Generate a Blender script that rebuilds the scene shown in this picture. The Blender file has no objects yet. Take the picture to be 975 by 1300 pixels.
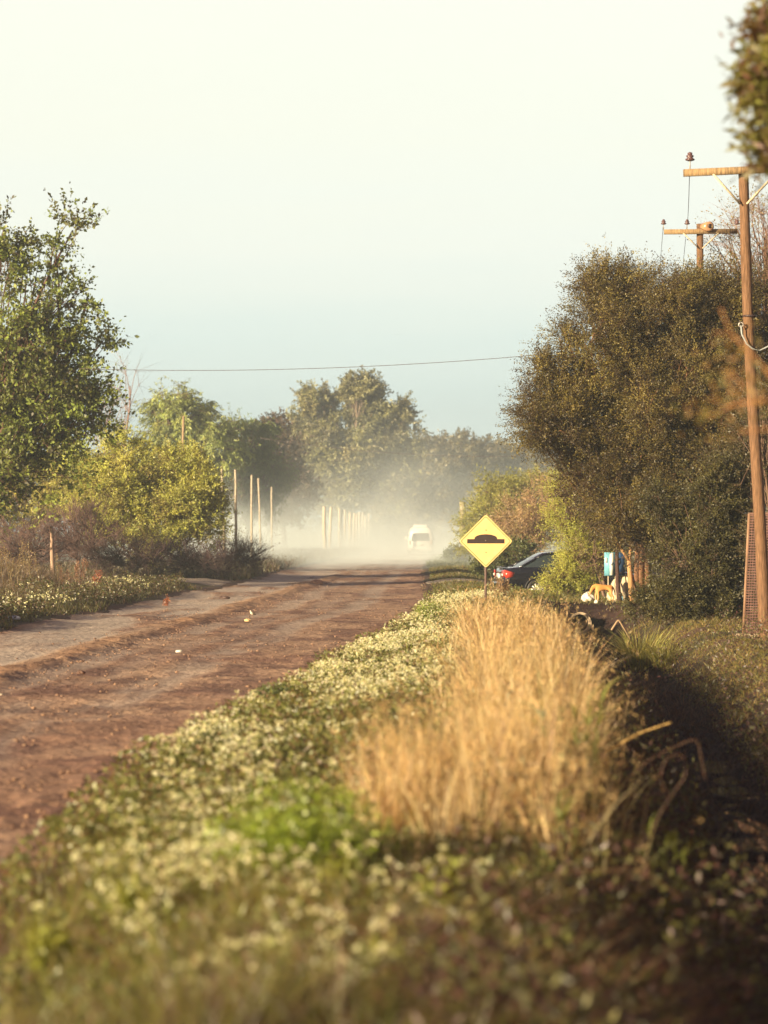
# settings
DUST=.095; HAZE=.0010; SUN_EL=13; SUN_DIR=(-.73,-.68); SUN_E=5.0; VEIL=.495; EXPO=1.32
import bpy, bmesh, math, random
import numpy as np
from mathutils import Vector, Matrix

rng = np.random.default_rng(11)
random.seed(5)
SC = bpy.context.scene
COL = SC.collection
CH, HY, F = 1.7, 674.0, 3070.0        # eye height, horizon row, focal length of the photograph in its pixels


def W(px, py, Y):
    return ((px - 487.5) * Y / F, Y, CH - (py - HY) * Y / F)


# ------------------------------------------------------------------ mesh building
class MB:
    def __init__(s):
        s.v = []; s.q = []; s.t = []; s.c = []; s.n = 0

    def add(s, v, q=None, t=None, c=(0.5, 0.5, 0.5)):
        v = np.asarray(v, dtype=np.float32).reshape(-1, 3)
        if q is not None and len(q): s.q.append(np.asarray(q, dtype=np.int64).reshape(-1, 4) + s.n)
        if t is not None and len(t): s.t.append(np.asarray(t, dtype=np.int64).reshape(-1, 3) + s.n)
        c = np.asarray(c, dtype=np.float32)
        if c.ndim == 1: c = np.tile(c[:3], (len(v), 1))
        s.v.append(v); s.c.append(c); s.n += len(v)
        return s

    def box(s, cx, cy, cz, dx, dy, dz, c=(.5, .5, .5), rot=0.0, tilt=None):
        v = np.array([(x, y, z) for x in (-.5, .5) for y in (-.5, .5) for z in (-.5, .5)]) * (dx, dy, dz)
        if tilt is not None: v = v @ np.array(tilt).T
        ca, sa = math.cos(rot), math.sin(rot)
        v = v @ np.array([[ca, sa, 0], [-sa, ca, 0], [0, 0, 1]]) + (cx, cy, cz)
        q = [(0, 1, 3, 2), (4, 6, 7, 5), (0, 4, 5, 1), (2, 3, 7, 6), (0, 2, 6, 4), (1, 5, 7, 3)]
        return s.add(v, q=q, c=c)

    def tube(s, pts, rad, n=6, c=(.5, .5, .5), cap=True):
        pts = np.asarray(pts, float); m = len(pts)
        rad = np.ones(m) * rad if np.isscalar(rad) else np.asarray(rad, float)
        T = np.gradient(pts, axis=0); T /= np.linalg.norm(T, axis=1)[:, None] + 1e-9
        ref = np.array([0, 0, 1.]) if abs(T[0][2]) < .9 else np.array([1., 0, 0])
        A = np.cross(T, ref); A /= np.linalg.norm(A, axis=1)[:, None] + 1e-9
        B = np.cross(T, A)
        a = np.linspace(0, 2 * np.pi, n, endpoint=False)
        V = pts[:, None, :] + rad[:, None, None] * (np.cos(a)[None, :, None] * A[:, None, :] + np.sin(a)[None, :, None] * B[:, None, :])
        i = np.arange(m - 1)[:, None] * n; j = np.arange(n)[None, :]; j2 = (j + 1) % n
        q = np.stack([i + j, i + j2, i + n + j2, i + n + j], -1).reshape(-1, 4)
        V = V.reshape(-1, 3); t = []
        if cap:
            V = np.vstack([V, pts[0], pts[-1]]); k = m * n
            for a_ in range(n):
                t.append((k, (a_ + 1) % n, a_)); t.append((k + 1, (m - 1) * n + a_, (m - 1) * n + (a_ + 1) % n))
        return s.add(V, q=q, t=t, c=c)

    def mesh(s, name, smooth=False):
        me = bpy.data.meshes.new(name)
        v = np.vstack(s.v); q = np.vstack(s.q) if s.q else np.zeros((0, 4), int); t = np.vstack(s.t) if s.t else np.zeros((0, 3), int)
        me.vertices.add(len(v)); me.vertices.foreach_set('co', v.astype(np.float32).ravel())
        nl = len(q) * 4 + len(t) * 3
        me.loops.add(nl); me.loops.foreach_set('vertex_index', np.concatenate([q.ravel(), t.ravel()]).astype(np.int32))
        me.polygons.add(len(q) + len(t))
        st = np.concatenate([np.arange(len(q)) * 4, len(q) * 4 + np.arange(len(t)) * 3])
        me.polygons.foreach_set('loop_start', st.astype(np.int32))
        if smooth: me.polygons.foreach_set('use_smooth', np.ones(len(st), dtype=bool))
        me.update(calc_edges=True)
        a = me.color_attributes.new('Col', 'FLOAT_COLOR', 'POINT')
        c = np.vstack(s.c); a.data.foreach_set('color', np.hstack([c, np.ones((len(c), 1), np.float32)]).astype(np.float32).ravel())
        return me

    def build(s, name, mat, parent=None, smooth=False):
        o = bpy.data.objects.new(name, s.mesh(name, smooth)); COL.objects.link(o)
        o.data.materials.append(mat)
        if parent is not None: o.parent = parent
        return o


def tag(o, label=None, cat=None, group=None, kind=None):
    if label: o['label'] = label
    if cat: o['category'] = cat
    if group: o['group'] = group
    if kind: o['kind'] = kind
    return o


def thing(name, label, cat, loc=(0, 0, 0), rz=0, group=None):
    o = bpy.data.objects.new(name, None); COL.objects.link(o); o.empty_display_size = .2
    o.location = loc; o.rotation_euler = (0, 0, rz)
    return tag(o, label, cat, group)


def bm_obj(name, bm, mat, parent=None, smooth=False):
    me = bpy.data.meshes.new(name); bm.normal_update(); bm.to_mesh(me); bm.free()
    if smooth:
        for p in me.polygons: p.use_smooth = True
    o = bpy.data.objects.new(name, me); COL.objects.link(o); me.materials.append(mat)
    if parent is not None: o.parent = parent
    return o


# ------------------------------------------------------------------ noise
_lat = rng.random((256, 256))


def vnoise(x, y, s=1.0, seed=0):
    x = np.asarray(x, float) * s + seed * 17.3; y = np.asarray(y, float) * s + seed * 9.1
    xi = np.floor(x).astype(int); yi = np.floor(y).astype(int); fx = x - xi; fy = y - yi
    fx = fx * fx * (3 - 2 * fx); fy = fy * fy * (3 - 2 * fy)
    g = lambda a, b: _lat[a % 256, b % 256]
    return (g(xi, yi) * (1 - fx) + g(xi + 1, yi) * fx) * (1 - fy) + (g(xi, yi + 1) * (1 - fx) + g(xi + 1, yi + 1) * fx) * fy


def fbm(x, y, s=1.0, o=4, seed=0):
    r = 0; a = .5
    for k in range(o):
        r = r + a * vnoise(x, y, s * 2 ** k, seed + k); a *= .5
    return r / (1 - .5 ** o)


def ss(e0, e1, x):
    t = np.clip((x - e0) / (e1 - e0), 0, 1); return t * t * (3 - 2 * t)


def mixc(a, b, t):
    t = np.asarray(t)[..., None]
    return np.asarray(a) * (1 - t) + np.asarray(b) * t


# ------------------------------------------------------------------ materials
def newmat(name):
    m = bpy.data.materials.new(name); m.use_nodes = True; nt = m.node_tree; nt.nodes.clear()
    out = nt.nodes.new('ShaderNodeOutputMaterial')
    return m, nt, out


def N(nt, typ, **kw):
    n = nt.nodes.new(typ)
    for k, v in kw.items():
        if k.startswith('i_'):
            n.inputs[k[2:].replace('_', ' ')].default_value = v
        else:
            setattr(n, k, v)
    return n


def leafmat(name, transl=.35, gloss=.04, rough=.5):
    m, nt, out = newmat(name); L = nt.links.new
    at = N(nt, 'ShaderNodeAttribute', attribute_name='Col')
    d = N(nt, 'ShaderNodeBsdfDiffuse'); t = N(nt, 'ShaderNodeBsdfTranslucent'); g = N(nt, 'ShaderNodeBsdfGlossy'); g.inputs['Roughness'].default_value = rough
    L(at.outputs['Color'], d.inputs['Color'])
    mu = N(nt, 'ShaderNodeMix', data_type='RGBA', blend_type='MULTIPLY'); mu.inputs[0].default_value = 1
    L(at.outputs['Color'], mu.inputs[6]); mu.inputs[7].default_value = (1.5, 1.35, .7, 1)
    L(mu.outputs[2], t.inputs['Color'])
    m1 = N(nt, 'ShaderNodeMixShader'); m1.inputs[0].default_value = transl
    L(d.outputs[0], m1.inputs[1]); L(t.outputs[0], m1.inputs[2])
    m2 = N(nt, 'ShaderNodeMixShader'); m2.inputs[0].default_value = gloss
    L(m1.outputs[0], m2.inputs[1]); L(g.outputs[0], m2.inputs[2]); L(m2.outputs[0], out.inputs[0])
    return m


def attmat(name, rough=.9, noise=0.0, scale=20, bump=0.0, metal=0, spec=.15, stretch=(1, 1, 1)):
    m, nt, out = newmat(name); L = nt.links.new
    at = N(nt, 'ShaderNodeAttribute', attribute_name='Col')
    p = N(nt, 'ShaderNodeBsdfPrincipled'); p.inputs['Roughness'].default_value = rough; p.inputs['Metallic'].default_value = metal
    p.inputs['Specular IOR Level'].default_value = spec
    tc = N(nt, 'ShaderNodeTexCoord'); mp = N(nt, 'ShaderNodeMapping'); mp.inputs['Scale'].default_value = stretch
    L(tc.outputs['Object'], mp.inputs[0])
    nz = N(nt, 'ShaderNodeTexNoise'); nz.inputs['Scale'].default_value = scale; nz.inputs['Detail'].default_value = 6
    L(mp.outputs[0], nz.inputs['Vector'])
    mr = N(nt, 'ShaderNodeMapRange'); mr.inputs[1].default_value = .3; mr.inputs[2].default_value = .7
    mr.inputs[3].default_value = 1 - noise; mr.inputs[4].default_value = 1 + noise * .8
    L(nz.outputs[0], mr.inputs[0])
    mu = N(nt, 'ShaderNodeVectorMath', operation='SCALE'); L(at.outputs['Color'], mu.inputs[0]); L(mr.outputs[0], mu.inputs[3])
    L(mu.outputs[0], p.inputs['Base Color'])
    if bump:
        b = N(nt, 'ShaderNodeBump'); b.inputs['Distance'].default_value = bump; b.inputs['Strength'].default_value = 1
        L(nz.outputs[0], b.inputs['Height']); L(b.outputs[0], p.inputs['Normal'])
    L(p.outputs[0], out.inputs[0])
    return m


def plain(name, col, rough=.5, metal=0, spec=.5, noise=.12, scale=15, coat=0):
    m, nt, out = newmat(name); L = nt.links.new
    p = N(nt, 'ShaderNodeBsdfPrincipled'); p.inputs['Roughness'].default_value = rough; p.inputs['Metallic'].default_value = metal
    p.inputs['Specular IOR Level'].default_value = spec; p.inputs['Coat Weight'].default_value = coat; p.inputs['Coat Roughness'].default_value = .08
    nz = N(nt, 'ShaderNodeTexNoise'); nz.inputs['Scale'].default_value = scale; nz.inputs['Detail'].default_value = 5
    tc = N(nt, 'ShaderNodeTexCoord'); L(tc.outputs['Object'], nz.inputs['Vector'])
    cr = N(nt, 'ShaderNodeValToRGB'); c = np.array(col)
    cr.color_ramp.elements[0].position = .3; cr.color_ramp.elements[1].position = .7
    cr.color_ramp.elements[0].color = (*(c * (1 - noise)), 1); cr.color_ramp.elements[1].color = (*np.minimum(c * (1 + noise), 1), 1)
    L(nz.outputs[0], cr.inputs[0]); L(cr.outputs[0], p.inputs['Base Color']); L(p.outputs[0], out.inputs[0])
    return m


M = {
    'leaf': leafmat('leaf_surface', .30, .04), 'blade': leafmat('grass_blade', .42, .05, .45), 'straw': leafmat('straw', .35, .04),
    'twig': attmat('twig_bark', .9), 'bark': attmat('bark', .9, .35, 14, .02, stretch=(1, 1, .25)),
    'petal': leafmat('petal', .3, .0),
    'ground': attmat('ground_soil', .95, .35, 7, .03), 'road': attmat('road_soil', .93, .32, 11, .035),
    'clod': attmat('clods', .95, .3, 30), 'timber': attmat('weathered_timber', .8, .5, 11, .01, stretch=(6, 6, .5)),
    'metal': attmat('galvanised', .45, .1, 20, metal=.6, spec=.5), 'ceramic': attmat('ceramic', .25, .05, spec=.6),
    'cable': attmat('cable', .6), 'cloth': attmat('sack_cloth', .7, .12, 8, .01), 'concrete': attmat('concrete', .9, .2, 10, .01),
    'paint': attmat('flat_paint', .45, .05, 12, spec=.4), 'fur': attmat('short_fur', .8, .2, 30),
}

# ------------------------------------------------------------------ terrain
_ry = [-20, 8, 11.5, 15.6, 22.7, 38, 50, 62, 79, 130, 200, 260, 420]
_rr = [-2.2, -1.35, -1.68, -1.71, -1.16, .03, .85, 1.15, 1.3, 2.2, 5.2, 7.2, 8.5]
_ly = [-20, 20, 41, 64, 79, 118, 160, 200, 260, 420]
_ll = [-9.0, -7.6, -6.7, -5.7, -4.9, -4.0, -2.6, 0.4, 1.6, 3.0]
_dy = [-20, 8, 12, 18.8, 21, 26.5, 33, 45, 57]
_dx = [1.2, 1.75, 2.15, 2.75, 2.95, 3.35, 3.75, 4.2, 4.6]


def redge(y): return np.interp(y, _ry, _rr)
def ledge(y): return np.interp(y, _ly, _ll)
def ditchx(y): return np.interp(y, _dy, _dx)


def crosspath(x, y):   # the side track that crosses at about 78 m
    c = 78 + .02 * x + .5 * np.sin(x * .25)
    w = np.where(x < -4, 2.0, 2.3)
    return ss(w + .7, w - .5, np.abs(y - c)) * ss(8, 5.5, x)


def roadmask(x, y):
    n = (fbm(x, y, .9, 4, 3) - .5) * .9
    r = ss(.18, -.28, x - redge(y) + n) * ss(.3, -.35, ledge(y) - x + n * 1.4)
    return r


def zt(x, y):
    x = np.asarray(x, float); y = np.asarray(y, float)
    z = (fbm(x, y, .25, 3, 1) - .5) * .16 + (fbm(x, y, 1.6, 3, 2) - .5) * .07
    d = x - ditchx(y)
    prof = np.where(d < 0, ss(1.55, .25, -d), ss(1.5, .2, d))
    fill = ss(57.6, 56.9, y + .25 * (vnoise(x, y, 1.3, 5) - .5))
    z = z + (fbm(x, y, 3.2, 3, 6) - .5) * .20 * prof * fill + (vnoise(x, y, 7, 12) - .5) * .05 * prof * fill + (fbm(x, y, 1.4, 3, 9) - .5) * .14 * ss(.8, 1.6, d) * ss(40, 25, y)
    z = z - prof * fill * (.78 - .16 * ss(48, 34, y) - .14 * ss(20, 8, y))
    z = z - .30 * ss(66, 71, y) * ss(2.6, 4.6, x) * ss(110, 90, y)
    off = np.minimum(x - ledge(y), redge(y) - x)
    z = z - .10 * ss(-.1, .5, off)
    z = z + .10 * ss(0.0, -1.2, off) * ss(.2, -1.2, d)      # verge stands a little above the road
    far = ss(150, 500, np.abs(y) + np.abs(x) * .5)
    return z * (1 - .6 * far)


def grid(xs, ys):
    X, Y = np.meshgrid(xs, ys); nx = len(xs)
    i = np.arange(len(ys) - 1)[:, None] * nx; j = np.arange(nx - 1)[None, :]
    q = np.stack([i + j, i + j + 1, i + nx + j + 1, i + nx + j], -1).reshape(-1, 4)
    return X.ravel(), Y.ravel(), q


SOIL = (.17, .095, .062); LITTER = (.075, .043, .034); GREENG = (.065, .06, .024)
xs = np.concatenate([-np.geomspace(2500, 30, 24), np.linspace(-29, -8.2, 60), np.arange(-8, 8, .09), np.linspace(8.3, 29, 50), np.geomspace(30, 2500, 24)])
ys = np.concatenate([-np.geomspace(1500, 3, 20), np.geomspace(3.5, 150, 520), np.geomspace(152, 4000, 90)])
X, Y, q = grid(xs, ys)
Z = zt(X, Y)
n1 = fbm(X, Y, .5, 4, 7); n2 = fbm(X, Y, 2.5, 3, 8)
c = mixc(LITTER, GREENG, ss(.35, .6, n1)); c = mixc(c, (.15, .095, .055), ss(.5, .75, n2) * .6)
c = mixc(c, SOIL, roadmask(X, Y))
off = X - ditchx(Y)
c = mixc(c, (.035, .02, .018), ss(1.3, .5, np.abs(off)) * (Y < 58))  # ditch soil darkened to stand in for shade from the dry grass
rb = ss(.7, 1.4, off) * (Y < 48)
c = mixc(c, mixc((.125, .075, .05), (.085, .075, .035), ss(.4, .6, fbm(X, Y, 1.2, 4, 21))), rb)
c = mixc(c, (.045, .026, .024), ss(27, 22, Y) * (Y > 0) * ss(.2, .5, off))  # near far bank: shade of off-frame things put into the soil colour
c = mixc(c, (.08, .10, .045), ss(150, 260, Y))
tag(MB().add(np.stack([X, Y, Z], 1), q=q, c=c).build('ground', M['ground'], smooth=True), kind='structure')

# dirt road: its own sheet with ruts; its borders run under the verge
us = np.linspace(0, 1, 150); vs = np.concatenate([np.linspace(-15, 7.5, 40), np.geomspace(8, 420, 1300)])
U, Yr, q = grid(us, vs)
L_, R_ = ledge(Yr) - .55, redge(Yr) + .55
Xr = L_ + (R_ - L_) * U


def trackv(x, y):
    """pale compacted wheel tracks: 1 where polished"""
    lc = np.interp(y, [0, 30, 35.7, 52, 68.7, 109, 160], [-7.2, -6.0, -5.55, -4.9, -4.15, -2.5, -1.2])
    w = (fbm(x, y, .25, 3, 30) - .5) * .8
    a = ss(1.55, .8, np.abs(x - lc + w)) * 1.25
    rt = np.interp(y, [0, 12, 20, 35, 60, 130], [-3.6, -3.4, -2.9, -2.2, -.5, 1.2])
    b = ss(.42, .12, np.abs(x - rt + w * .5)) * .75
    b2 = ss(.40, .12, np.abs(x - rt + 1.55 + w * .5)) * .7
    b3 = ss(.35, .1, np.abs(x - rt + .8 + w)) * .35
    m = np.maximum(np.maximum(a, b), np.maximum(b2, b3))
    return m * ss(.30, .56, fbm(x, y * .25, 1.2, 5, 31) + .05)


tv = trackv(Xr, Yr)
lc = np.interp(Yr, [0, 30, 35.7, 52, 68.7, 109, 160], [-7.2, -6.0, -5.55, -4.9, -4.15, -2.5, -1.2])
berm = ss(.55, .1, np.abs(Xr - lc - 1.35 + (fbm(Xr, Yr, .5, 3, 33) - .5) * .5)) * ss(110, 80, Yr)
rough = fbm(Xr, Yr, 5, 3, 34)
Zr = (fbm(Xr, Yr, .25, 3, 1) - .5) * .16 - .045 + (fbm(Xr, Yr, .8, 3, 35) - .5) * .035 + (rough - .5) * .05 * (1 - tv) - tv * .018 + berm * (.02 + .05 * rough)
edge = np.minimum(U, 1 - U) * (R_ - L_)
Zr = Zr - .16 * ss(.55, .1, edge) + .035 * ss(.4, .7, edge) * ss(1.4, .8, edge) * rough
far = ss(150, 500, Yr); Zr = Zr * (1 - .6 * far)
base = mixc((.30, .175, .118), (.42, .27, .18), ss(.3, .7, fbm(Xr, Yr * .5, .7, 4, 36)))
base = mixc(base, (.15, .078, .062), ss(.45, .7, fbm(Xr, Yr * .8, 1.7, 3, 37)) * .7)
base = mixc(base, (.48, .385, .31), tv * .85)
base = mixc(base, (.38, .22, .12), berm * .5)
st = fbm(Xr * .22 + .3 * np.abs(Yr) ** .5, Yr, 2.2, 4, 38); base = base * (1 + .45 * (st - .5))[:, None]
tag(MB().add(np.stack([Xr, Yr, Zr], 1), q=q, c=base).build('dirt_road', M['road'], smooth=True), kind='structure')

# side track
xs2 = np.linspace(-40, 7.5, 420); ys2 = np.linspace(-2.6, 2.6, 30)
A, B, q = grid(xs2, ys2)
Yc = 78 + .02 * A + .5 * np.sin(A * .25) + B
onroad = ss(-.2, .6, np.minimum(A - ledge(Yc), redge(Yc) - A))
Zc = zt(A, Yc) + .022 - .10 * ss(1.7, 2.5, np.abs(B) + (fbm(A, Yc, .8, 3, 40) - .5)) - onroad * .3
c = mixc((.42, .36, .29), (.30, .22, .17), fbm(A, Yc, 1.5, 3, 41))
tag(MB().add(np.stack([A, Yc, Zc], 1), q=q, c=c).build('side_path', M['road'], smooth=True), kind='structure')

# standing water in the ditch
m, nt, out = newmat('ditch_water_surface')
p = N(nt, 'ShaderNodeBsdfPrincipled'); p.inputs['Base Color'].default_value = (.035, .03, .03, 1); p.inputs['Roughness'].default_value = .06
nz = N(nt, 'ShaderNodeTexNoise'); nz.inputs['Scale'].default_value = 16; b = N(nt, 'ShaderNodeBump'); b.inputs['Distance'].default_value = .03
nt.links.new(nz.outputs[0], b.inputs['Height']); nt.links.new(b.outputs[0], p.inputs['Normal']); nt.links.new(p.outputs[0], out.inputs[0])
yy = np.linspace(6, 56.5, 200); A, B, q = grid(np.linspace(-.55, .55, 8), yy)
tag(MB().add(np.stack([ditchx(B) + A, B, -.80 + .16 * ss(48, 34, B) + .14 * ss(20, 8, B)], 1), q=q, c=(.05, .05, .05)).build('water', m), kind='structure')

# clods and stones on the road
def clods(n, name, xf, sizes, cols, mat):
    x, y = xf(n); s = sizes[0] * (sizes[1] / sizes[0]) ** (rng.random(n) ** 2.2)
    d = rng.normal(size=(n, 6, 3)) * .22 + np.array([(1, 0, 0), (-1, 0, 0), (0, 1, 0), (0, -1, 0), (0, 0, .8), (0, 0, -.6)])
    z = groundz(x, y)
    v = d * s[:, None, None] * np.array([1, 1, .75]) + np.stack([x, y, z + s * .3], 1)[:, None, :]
    f = np.array([(0, 2, 4), (2, 1, 4), (1, 3, 4), (3, 0, 4), (2, 0, 5), (1, 2, 5), (3, 1, 5), (0, 3, 5)])
    t = (f[None] + np.arange(n)[:, None, None] * 6).reshape(-1, 3)
    cc = np.repeat(cols(n), 6, 0)
    return MB().add(v.reshape(-1, 3), t=t, c=cc).build(name, mat)


def groundz(x, y):
    """height of the ground or of the road where the road covers it"""
    zr = (fbm(x, y, .25, 3, 1) - .5) * .16 - .045
    inside = (x > ledge(y) + .3) & (x < redge(y) - .3)
    return np.where(inside, zr * (1 - .6 * ss(150, 500, y)), zt(x, y))


def roadpts(n):
    y = 14 * (120 / 14) ** (rng.random(n)); L, R = ledge(y), redge(y)
    x = L + (R - L) * rng.random(n)
    lc = np.interp(y, [0, 30, 35.7, 52, 68.7, 109, 160], [-7.2, -6.0, -5.55, -4.9, -4.15, -2.5, -1.2])
    k = rng.random(n)
    x = np.where(k < .45, lc + 1.35 + rng.normal(size=n) * .35, x)
    x = np.where(k > .8, R - .25 + rng.normal(size=n) * .25, x)
    keep = trackv(x, y) < .45 + .3 * rng.random(n)
    x = np.where(keep, x, lc + 1.4 + rng.normal(size=n) * .4)
    return np.clip(x, L, R), y


def ccol(n):
    c = mixc((.20, .115, .08), (.38, .235, .15), rng.random(n)); k = rng.random(n) < .006
    c[k] = (.5, .42, .33); return c


tag(clods(21000, 'gravel', roadpts, (.004, .028), ccol, M['clod']), 'loose clods and small stones strewn over the dirt road', 'gravel', kind='stuff')

# ------------------------------------------------------------------ vegetation kit
def nrm(v): return v / (np.linalg.norm(v, axis=-1, keepdims=True) + 1e-9)


def add_leaves(mb, pos, d, L, Wd, col):
    n = len(pos); d = nrm(d); s = nrm(np.cross(d, rng.normal(size=(n, 3))))
    L = np.broadcast_to(L, n)[:, None]; Wd = np.broadcast_to(Wd, n)[:, None]
    v = np.stack([pos, pos + d * L * .45 + s * Wd * .5, pos + d * L, pos + d * L * .45 - s * Wd * .5], 1).reshape(-1, 3)
    mb.add(v, q=np.arange(4 * n).reshape(-1, 4), c=np.repeat(col, 4, 0))


def add_blades(mb, pos, h, w, lean, bend, col, segs=3, tipcol=None):
    """pos n,3; h,w n; lean azimuth n; bend n (fraction of h)"""
    n = len(pos); ld = np.stack([np.cos(lean), np.sin(lean), 0 * lean], 1); az = rng.random(n) * np.pi
    sd = np.stack([np.cos(az), np.sin(az), 0 * az], 1)
    ts = np.linspace(0, 1, segs + 1); V = []; C = []
    for k, t in enumerate(ts):
        ctr = pos + np.stack([0 * h, 0 * h, h * (t - .35 * bend * t ** 2)], 1) + ld * (h * bend * t ** 1.8)[:, None]
        ww = (w * (1 - t) ** .6 * .5)[:, None]
        cc = col if tipcol is None else col * (1 - t) + tipcol * t
        if k < segs: V += [ctr - sd * ww, ctr + sd * ww]; C += [cc, cc]
        else: V.append(ctr); C.append(cc)
    m = 2 * segs + 1
    V = np.stack(V, 1).reshape(-1, 3); C = np.stack(C, 1).reshape(-1, 3)
    b = np.arange(n)[:, None] * m
    q = np.concatenate([b + np.array([2 * k, 2 * k + 1, 2 * k + 3, 2 * k + 2]) for k in range(segs - 1)], 0) if segs > 1 else None
    t = b + np.array([2 * segs - 2, 2 * segs - 1, 2 * segs])
    mb.add(V, q=q, t=t, c=C)


def add_twigs(mb, p0, p1, w, col):
    """thin three-sided tapered twigs"""
    n = len(p0); d = nrm(p1 - p0); a = nrm(np.cross(d, rng.normal(size=(n, 3)))); b = np.cross(d, a); w = np.broadcast_to(w, n)[:, None] * .5
    ring = [a, -.5 * a + .87 * b, -.5 * a - .87 * b]
    v = np.stack([p0 + r * w for r in ring] + [p1], 1).reshape(-1, 3); k = np.arange(n)[:, None] * 4
    t = np.concatenate([k + np.array(f) for f in ((0, 1, 3), (1, 2, 3), (2, 0, 3))], 0)
    mb.add(v, t=t, c=np.repeat(col, 4, 0) if np.ndim(col) == 2 else col)


def curve(p0, p1, n=6, sag=0.0, jit=.06, up=.0):
    p0 = np.array(p0, float); p1 = np.array(p1, float); t = np.linspace(0, 1, n)[:, None]
    L = np.linalg.norm(p1 - p0); m = (p0 + p1) / 2 + np.array([0, 0, up * L]) + rng.normal(size=3) * jit * L
    return (1 - t) ** 2 * p0 + 2 * t * (1 - t) * m + t ** 2 * p1 + np.array([0, 0, -sag * L]) * (t * (1 - t) * 4)


def pick(cols, n, jitter=.18):
    cols = np.array(cols, float); c = cols[rng.integers(0, len(cols), n)]
    return np.clip(c * (1 + (rng.random((n, 1)) - .5) * 2 * jitter) * (1 + (rng.random((n, 3)) - .5) * .12), 0, 1)


def tree(name, label, cat, base, blobs, trunk_r, cols, leaf, clump, twigs=10, per=12, group=None, bark=(.16, .10, .07), fork=.35,
         up=.35, droop=0.0, stems=1, bare=0.0, shell=.45, limbs=True, twigcol=None, minr=.006, lobe=.34, lmat='leaf', lumps=0, names=('trunk', 'crown')):
    """blobs: (x,y,z,rx,ry,rz,n). leaf=(length,width), clump=radius of a spray, twigs per spray, per leaves on a twig."""
    root = thing(name, label, cat, base, 0, group); base = np.array(base, float)
    if lumps:
        nb = []
        for (x, y, z, rx, ry, rz, n) in blobs:
            nb.append((x, y, z, rx * .8, ry * .8, rz * .8, max(2, int(n * .36))))
            for _ in range(lumps):
                d = nrm(rng.normal(size=3)); d[1] = -abs(d[1]) if rng.random() < .7 else d[1]; s = .30 + .16 * rng.random()
                nb.append((x + d[0] * rx * .78, y + d[1] * ry * .78, z + d[2] * rz * .78, rx * s, ry * s, rz * s, max(2, int(n * .85 / lumps))))
        blobs = nb
    wood = MB(); crown = MB()
    top = np.mean([b[:3] for b in blobs], 0); lo = min(b[2] - b[5] for b in blobs)
    fz = base[2] + max(.25, (top[2] - base[2]) * fork)
    forks = []
    for k in range(stems):
        bb = base + (np.array([rng.normal() * trunk_r * 2.2, rng.normal() * trunk_r * 2.2, 0]) if stems > 1 else 0)
        fp = bb * .65 + np.array([top[0], top[1], 0]) * .35; fp[2] = fz * (1 + (rng.random() - .5) * .2 if stems > 1 else 1)
        bb[2] -= .15
        wood.tube(curve(bb, fp, 7, jit=.04) - base, np.linspace(trunk_r * 1.15, trunk_r * .75, 7), 9, bark); forks.append(fp)
    P_, D_, K_ = [], [], []
    for (x, y, z, rx, ry, rz, n) in blobs:
        ctr = np.array([x, y, z]); R = np.array([rx, ry, rz]); f = forks[rng.integers(len(forks))]
        if limbs: 
            lp = curve(f, ctr, 8, jit=.1, up=.08); wood.tube(lp - base, np.linspace(trunk_r * .62, max(minr * 2, trunk_r * .16), 8), 6, bark)
        else: lp = curve(f, ctr, 8)
        d = nrm(rng.normal(size=(n, 3))); r = shell + (1 - shell) * rng.random(n) ** .6
        ln = 1 + lobe * (rng.random(n) - .5) * 2
        cp = ctr + d * (r * ln)[:, None] * R
        cp = cp[cp[:, 2] > base[2] + .1]
        out = nrm((cp - ctr) / R) + np.array([0, 0, up])
        P_.append(cp); D_.append(nrm(out))
        if limbs:
            for q_ in cp[:: max(1, len(cp) // 70)]:
                s = lp[min(7, max(1, int(7 * (.35 + .6 * rng.random()))))]
                wood.tube(curve(s, q_, 5, jit=.1, up=.04) - base, np.linspace(max(trunk_r * .15, minr * 1.6), minr, 5), 4, bark, cap=False)
    P_ = np.vstack(P_); D_ = np.vstack(D_); nc = len(P_)
    tone = (rng.random((nc, 1)) - .5) * .5 + 1; ck = pick(cols, nc, .1)
    p0 = np.repeat(P_, twigs, 0); dd = nrm(np.repeat(D_, twigs, 0) + rng.normal(size=(nc * twigs, 3)) * .75)
    L = clump * (.5 + .8 * rng.random(nc * twigs))
    dd[:, 2] -= droop; dd = nrm(dd); p1 = p0 + dd * L[:, None]; tc = bark if twigcol is None else twigcol
    add_twigs(wood, p0 - base, p1 - base, minr * 1.3, tc)
    has = rng.random(nc) >= bare; hm = np.repeat(has, twigs)
    p0, dd, L = p0[hm], dd[hm], L[hm]; n = len(p0)
    if n and per:
        t = .15 + .9 * rng.random((n, per)); pos = p0[:, None] + dd[:, None] * (L[:, None] * t)[..., None] + rng.normal(size=(n, per, 3)) * clump * .05
        ld = dd[:, None] * .8 + rng.normal(size=(n, per, 3)) * .8 + np.array([0, 0, -droop])
        cc = np.repeat(np.repeat((ck * tone)[has], twigs, 0), per, 0); cc = cc * .6 + pick(cols, len(cc)) * .4
        s = .6 + .8 * rng.random(n * per)
        add_leaves(crown, pos.reshape(-1, 3) - base, ld.reshape(-1, 3), leaf[0] * s, leaf[1] * s, cc)
        crown.build(names[1], M[lmat], root)
    wood.build(names[0], M['bark'], root)
    return root


def B(px, py, rpx, rpy, Y, n, ry=None, dy=0):
    s = Y / F; x, _, z = W(px, py, Y); k = (Y + dy) / Y
    return (x * k, Y + dy, CH + (z - CH) * k, rpx * s, ry if ry else rpx * s, rpy * s, n)


def G(x, y): return float(zt(x, y))


def gp(px, Y, dz=0): x = (px - 487.5) * Y / F; return (x, Y, G(x, Y) + dz)


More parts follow.
